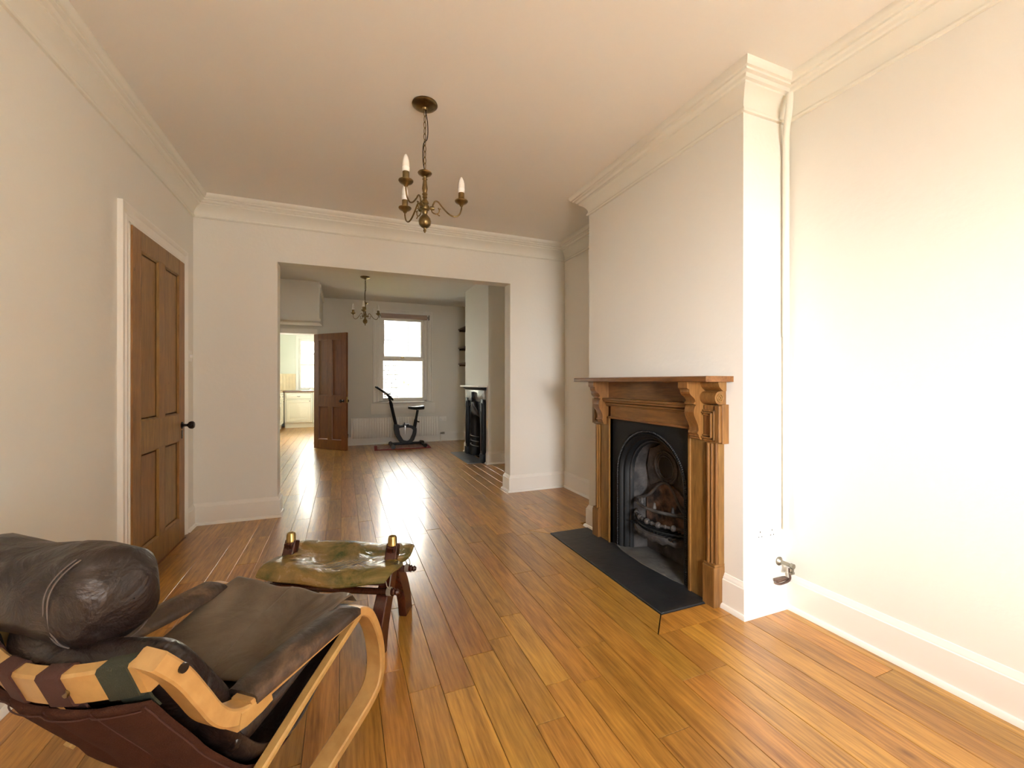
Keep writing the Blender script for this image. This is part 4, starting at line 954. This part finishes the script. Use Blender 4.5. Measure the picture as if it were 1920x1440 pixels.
for j in range(0, 6):
    y = .022 + .105 * j - .002
    if y > WD - .02: break
    MB().tube([sling_pt(.01 + .95 * k / 40, max(.024, y), .003) for k in range(41)], .0016, 5).build('seam', M['strap_red'], sl)
MB().tube([sling_pt(.035, .03 + (WD - .06) * k / 40, .004) for k in range(41)], .0014, 5).build('seam', M['strap_red'], sl)
# front cross rail
MB().box(-.012, .018, .024, WD - .024, .36, .418, .003).build('front_rail', M['beech'], ach)
# seat cushion (dark body, hangs in the sling), with the greyed leather top panel
def seat_z(s_, v):
    t = min(1, max(0, (s_ + .26) / .30))
    return .372 + .092 * t ** .9 - .030 * (1 - v * v) * (1 - .4 * t) + (.062 * (1 - t) ** .7 * max(0, -v - .45) ** 1.2 / .48)
def seat_fn(u, v, e):
    uu, vv = round_uv(u, v, .05)
    s_ = -.170 + uu * .215; y = WD / 2 + vv * (.235 + .022 * (1 - abs(e)) * 1.0)
    zt = seat_z(s_, v) - .016; zb = .235 + .185 * ((uu + 1) / 2) + .02 * abs(v) ** 4
    zb = min(zb, zt - .02); zm = (zt + zb) / 2; h = (zt - zb) / 2
    return (s_, y, zm + h * e * (1.0))
cushion(seat_fn, name='seat_cushion', m=M['leather'], par=ach, n=7)
def panel_fn(u, v, e):
    uu, vv = round_uv(u, v, .03)
    s_ = -.090 + uu * .158; y = WD / 2 + vv * (.240)
    b = 1 - v * v
    z = seat_z(s_, v) + .002 - .03 * max(0, u - .85) / .15
    z += .004 * math.sin(6 * v + 2 * u) * b + .003 * math.sin(9 * v - 4 * u)
    return (s_, y, z + e * .009)
pn_ = cushion(panel_fn, name='seat_panel', m=M['leather_seat'], par=ach, n=9)
MB().tube([tuple(Vector(panel_fn(-.96 + 1.9 * k / 30, .02 + .03 * math.sin(k / 9), 1)) + Vector((0, 0, .0005))) for k in range(31)], .0022, 6).build('centre_seam', M['leather_seat'], pn_)
def back_fn(u, v, e):
    uu, vv = round_uv(u, v, .10)
    t = (uu + 1) / 2                                      # 0 bottom, 1 top
    bx = -.350 - .160 * t; bz = .345 + .300 * t
    b = 1 - v * v
    nx, nz = .80, .55
    y = WD / 2 + vv * .238
    th = .060
    bx -= .080 * b * t
    return (bx + nx * th * e + .012 * b, y, bz + nz * th * e - .02 * b * t)
bc = cushion(back_fn, name='back_cushion', m=M['leather'], par=ach, n=4.5)
# lower side bolster of dark leather seen below the arm
def lower_fn(u, v, e):
    uu, vv = round_uv(u, v, .08); t = (uu + 1) / 2
    p = sling_pt(.30 + .62 * t, WD / 2 + vv * .245); y = WD / 2 + vv * .258
    g = 1 - .9 * t
    return (p.x + .05 * (1 - t), y, p.z + .004 + .042 * g + .036 * e * g)
cushion(lower_fn, name='lower_cushion', m=M['leather'], par=ach, n=5)
# head pillow
def pillow():
    rings = []; N_ = 40; K = 28
    for i in range(N_ + 1):
        t = .5 - .5 * math.cos(PI * i / N_); y = .160 + .50 * t
        e = min(1, math.sqrt(max(0, 1 - (1 - min(1, t / .11)) ** 2)), math.sqrt(max(0, 1 - (1 - min(1, (1 - t) / .16)) ** 2)))
        e = max(e, .05); puff = 1 + .04 * math.sin(9 * t)
        cx_ = -.495 - .030 * t; cz = .697 + .004 * math.sin(6 * t)
        ring = []
        for k in range(K):
            a = 2 * PI * k / K; c, s_ = math.cos(a), math.sin(a)
            rx = .085 * e * puff; rz = .098 * e * puff
            x_ = cx_ + math.copysign(abs(c) ** .85, c) * rx; z_ = cz + math.copysign(abs(s_) ** .85, s_) * rz
            if s_ < -.3: z_ += .008
            w_ = .0035 * math.sin(13 * t + 3 * a) * e + .002 * math.sin(29 * t - 5 * a) * e
            ring.append((x_ - w_, y, z_ + w_))
        rings.append(ring)
    return MB().loft(rings).build('head_pillow', M['leather'], ach, ang=80), rings
hp, prs = pillow()
# double-stitched end seam
for off in (0, .012):
    pts = []
    for k in range(9, 25):
        r_ = prs[9]; p = Vector(r_[k % 28]); p.y += off + .022 * math.sin((k - 9) / 15 * PI * 1.6); pts.append(p + Vector((-.003, 0, .001)))
    MB().tube(smooth_path(pts, 3), .0016, 5).build('stitching', M['thread'], hp)

# ------------------------------------------------------------------ outside
tag(MB().box(-14, 16, 12.9, 40, -.25, -.15).box(.12, 16, YF + .3, 12.9, -.25, -.15).build('garden_ground', M['xground'], smooth=False), kind='structure')
tag(MB().box(-14, 16, -25, -1.8, -.5, -.4).build('street_ground', mat('grey asphalt', (.37, .37, .365), .9), smooth=False), kind='structure')
gw = empty('garden_wall', (0, 12.0, 0)); tag(gw, 'rough pale stone garden wall outside the garden window', 'wall')
gw.location = (0, 12.2, 0)
MB().box(.15, 1.48, .06, .25, -.15, 1.80).build('core', M['xmortar'], gw, smooth=False)
sr = random.Random(5); z = -.15
while z < 1.74:
    h_ = sr.uniform(.10, .16); x = .15
    while x < 1.46:
        w_ = sr.uniform(.14, .30); x2 = min(x + w_, 1.48)
        MB().box(x + .008, x2 - .008, sr.uniform(0, .02), .07, z + .008, z + h_ - .008, .01).build('stone', M['xstone'], gw)
        x = x2
    z += h_
fe = empty('garden_gate', (0, 12.2, 0)); tag(fe, 'yellowish timber garden gate and fence outside the garden window', 'fence')
x = 1.50
while x < 3.6:
    MB().box(x, x + .11, 0, .025, -.12, 1.55 + .20 * (1 if x > 1.95 else 0), .003).build('plank', M['xfence'], fe); x += .122
MB().box(1.49, 3.6, .026, .06, -.12, 1.50).build('rail', M['xmortar'], fe)  # dark sheet behind the planks, no rail: stands in for shade between them
MB().tube([(1.60, -.03, 1.22), (1.66, -.05, 1.17), (1.74, -.05, 1.17), (1.80, -.03, 1.22)], .012, 6).build('handle', M['xgutter'], fe)
ho = empty('white_house', (0, 19, 0)); tag(ho, 'white rendered house beyond the garden seen in the upper sash', 'house')
MB().box(-8, 12, 0, 6, -.15, 7).build('house_wall', M['xwhite'], ho, smooth=False)
hw_ = MB().box(1.45, 2.03, -.05, 0, 2.92, 3.66).build('window', M['xdark'], ho, smooth=False)
MB().box(1.50, 1.98, -.06, -.04, 2.97, 3.61).build('pane', M['xpane'], hw_, smooth=False)
MB().tube([(2.69, -.06, 2.5), (2.69, -.06, 7)], .035, 8).build('downpipe', M['xgutter'], ho)
MB().box(-8, 12, -.12, 0, 2.25, 2.33).build('string_course', M['xgutter'], ho, smooth=False)
ng = tag(MB().box(-3.5, -.1, 14.6, 14.8, -.15, 1.9).build('boundary_wall', M['xstone'], smooth=False), 'pale garden wall outside the kitchen window', 'wall')
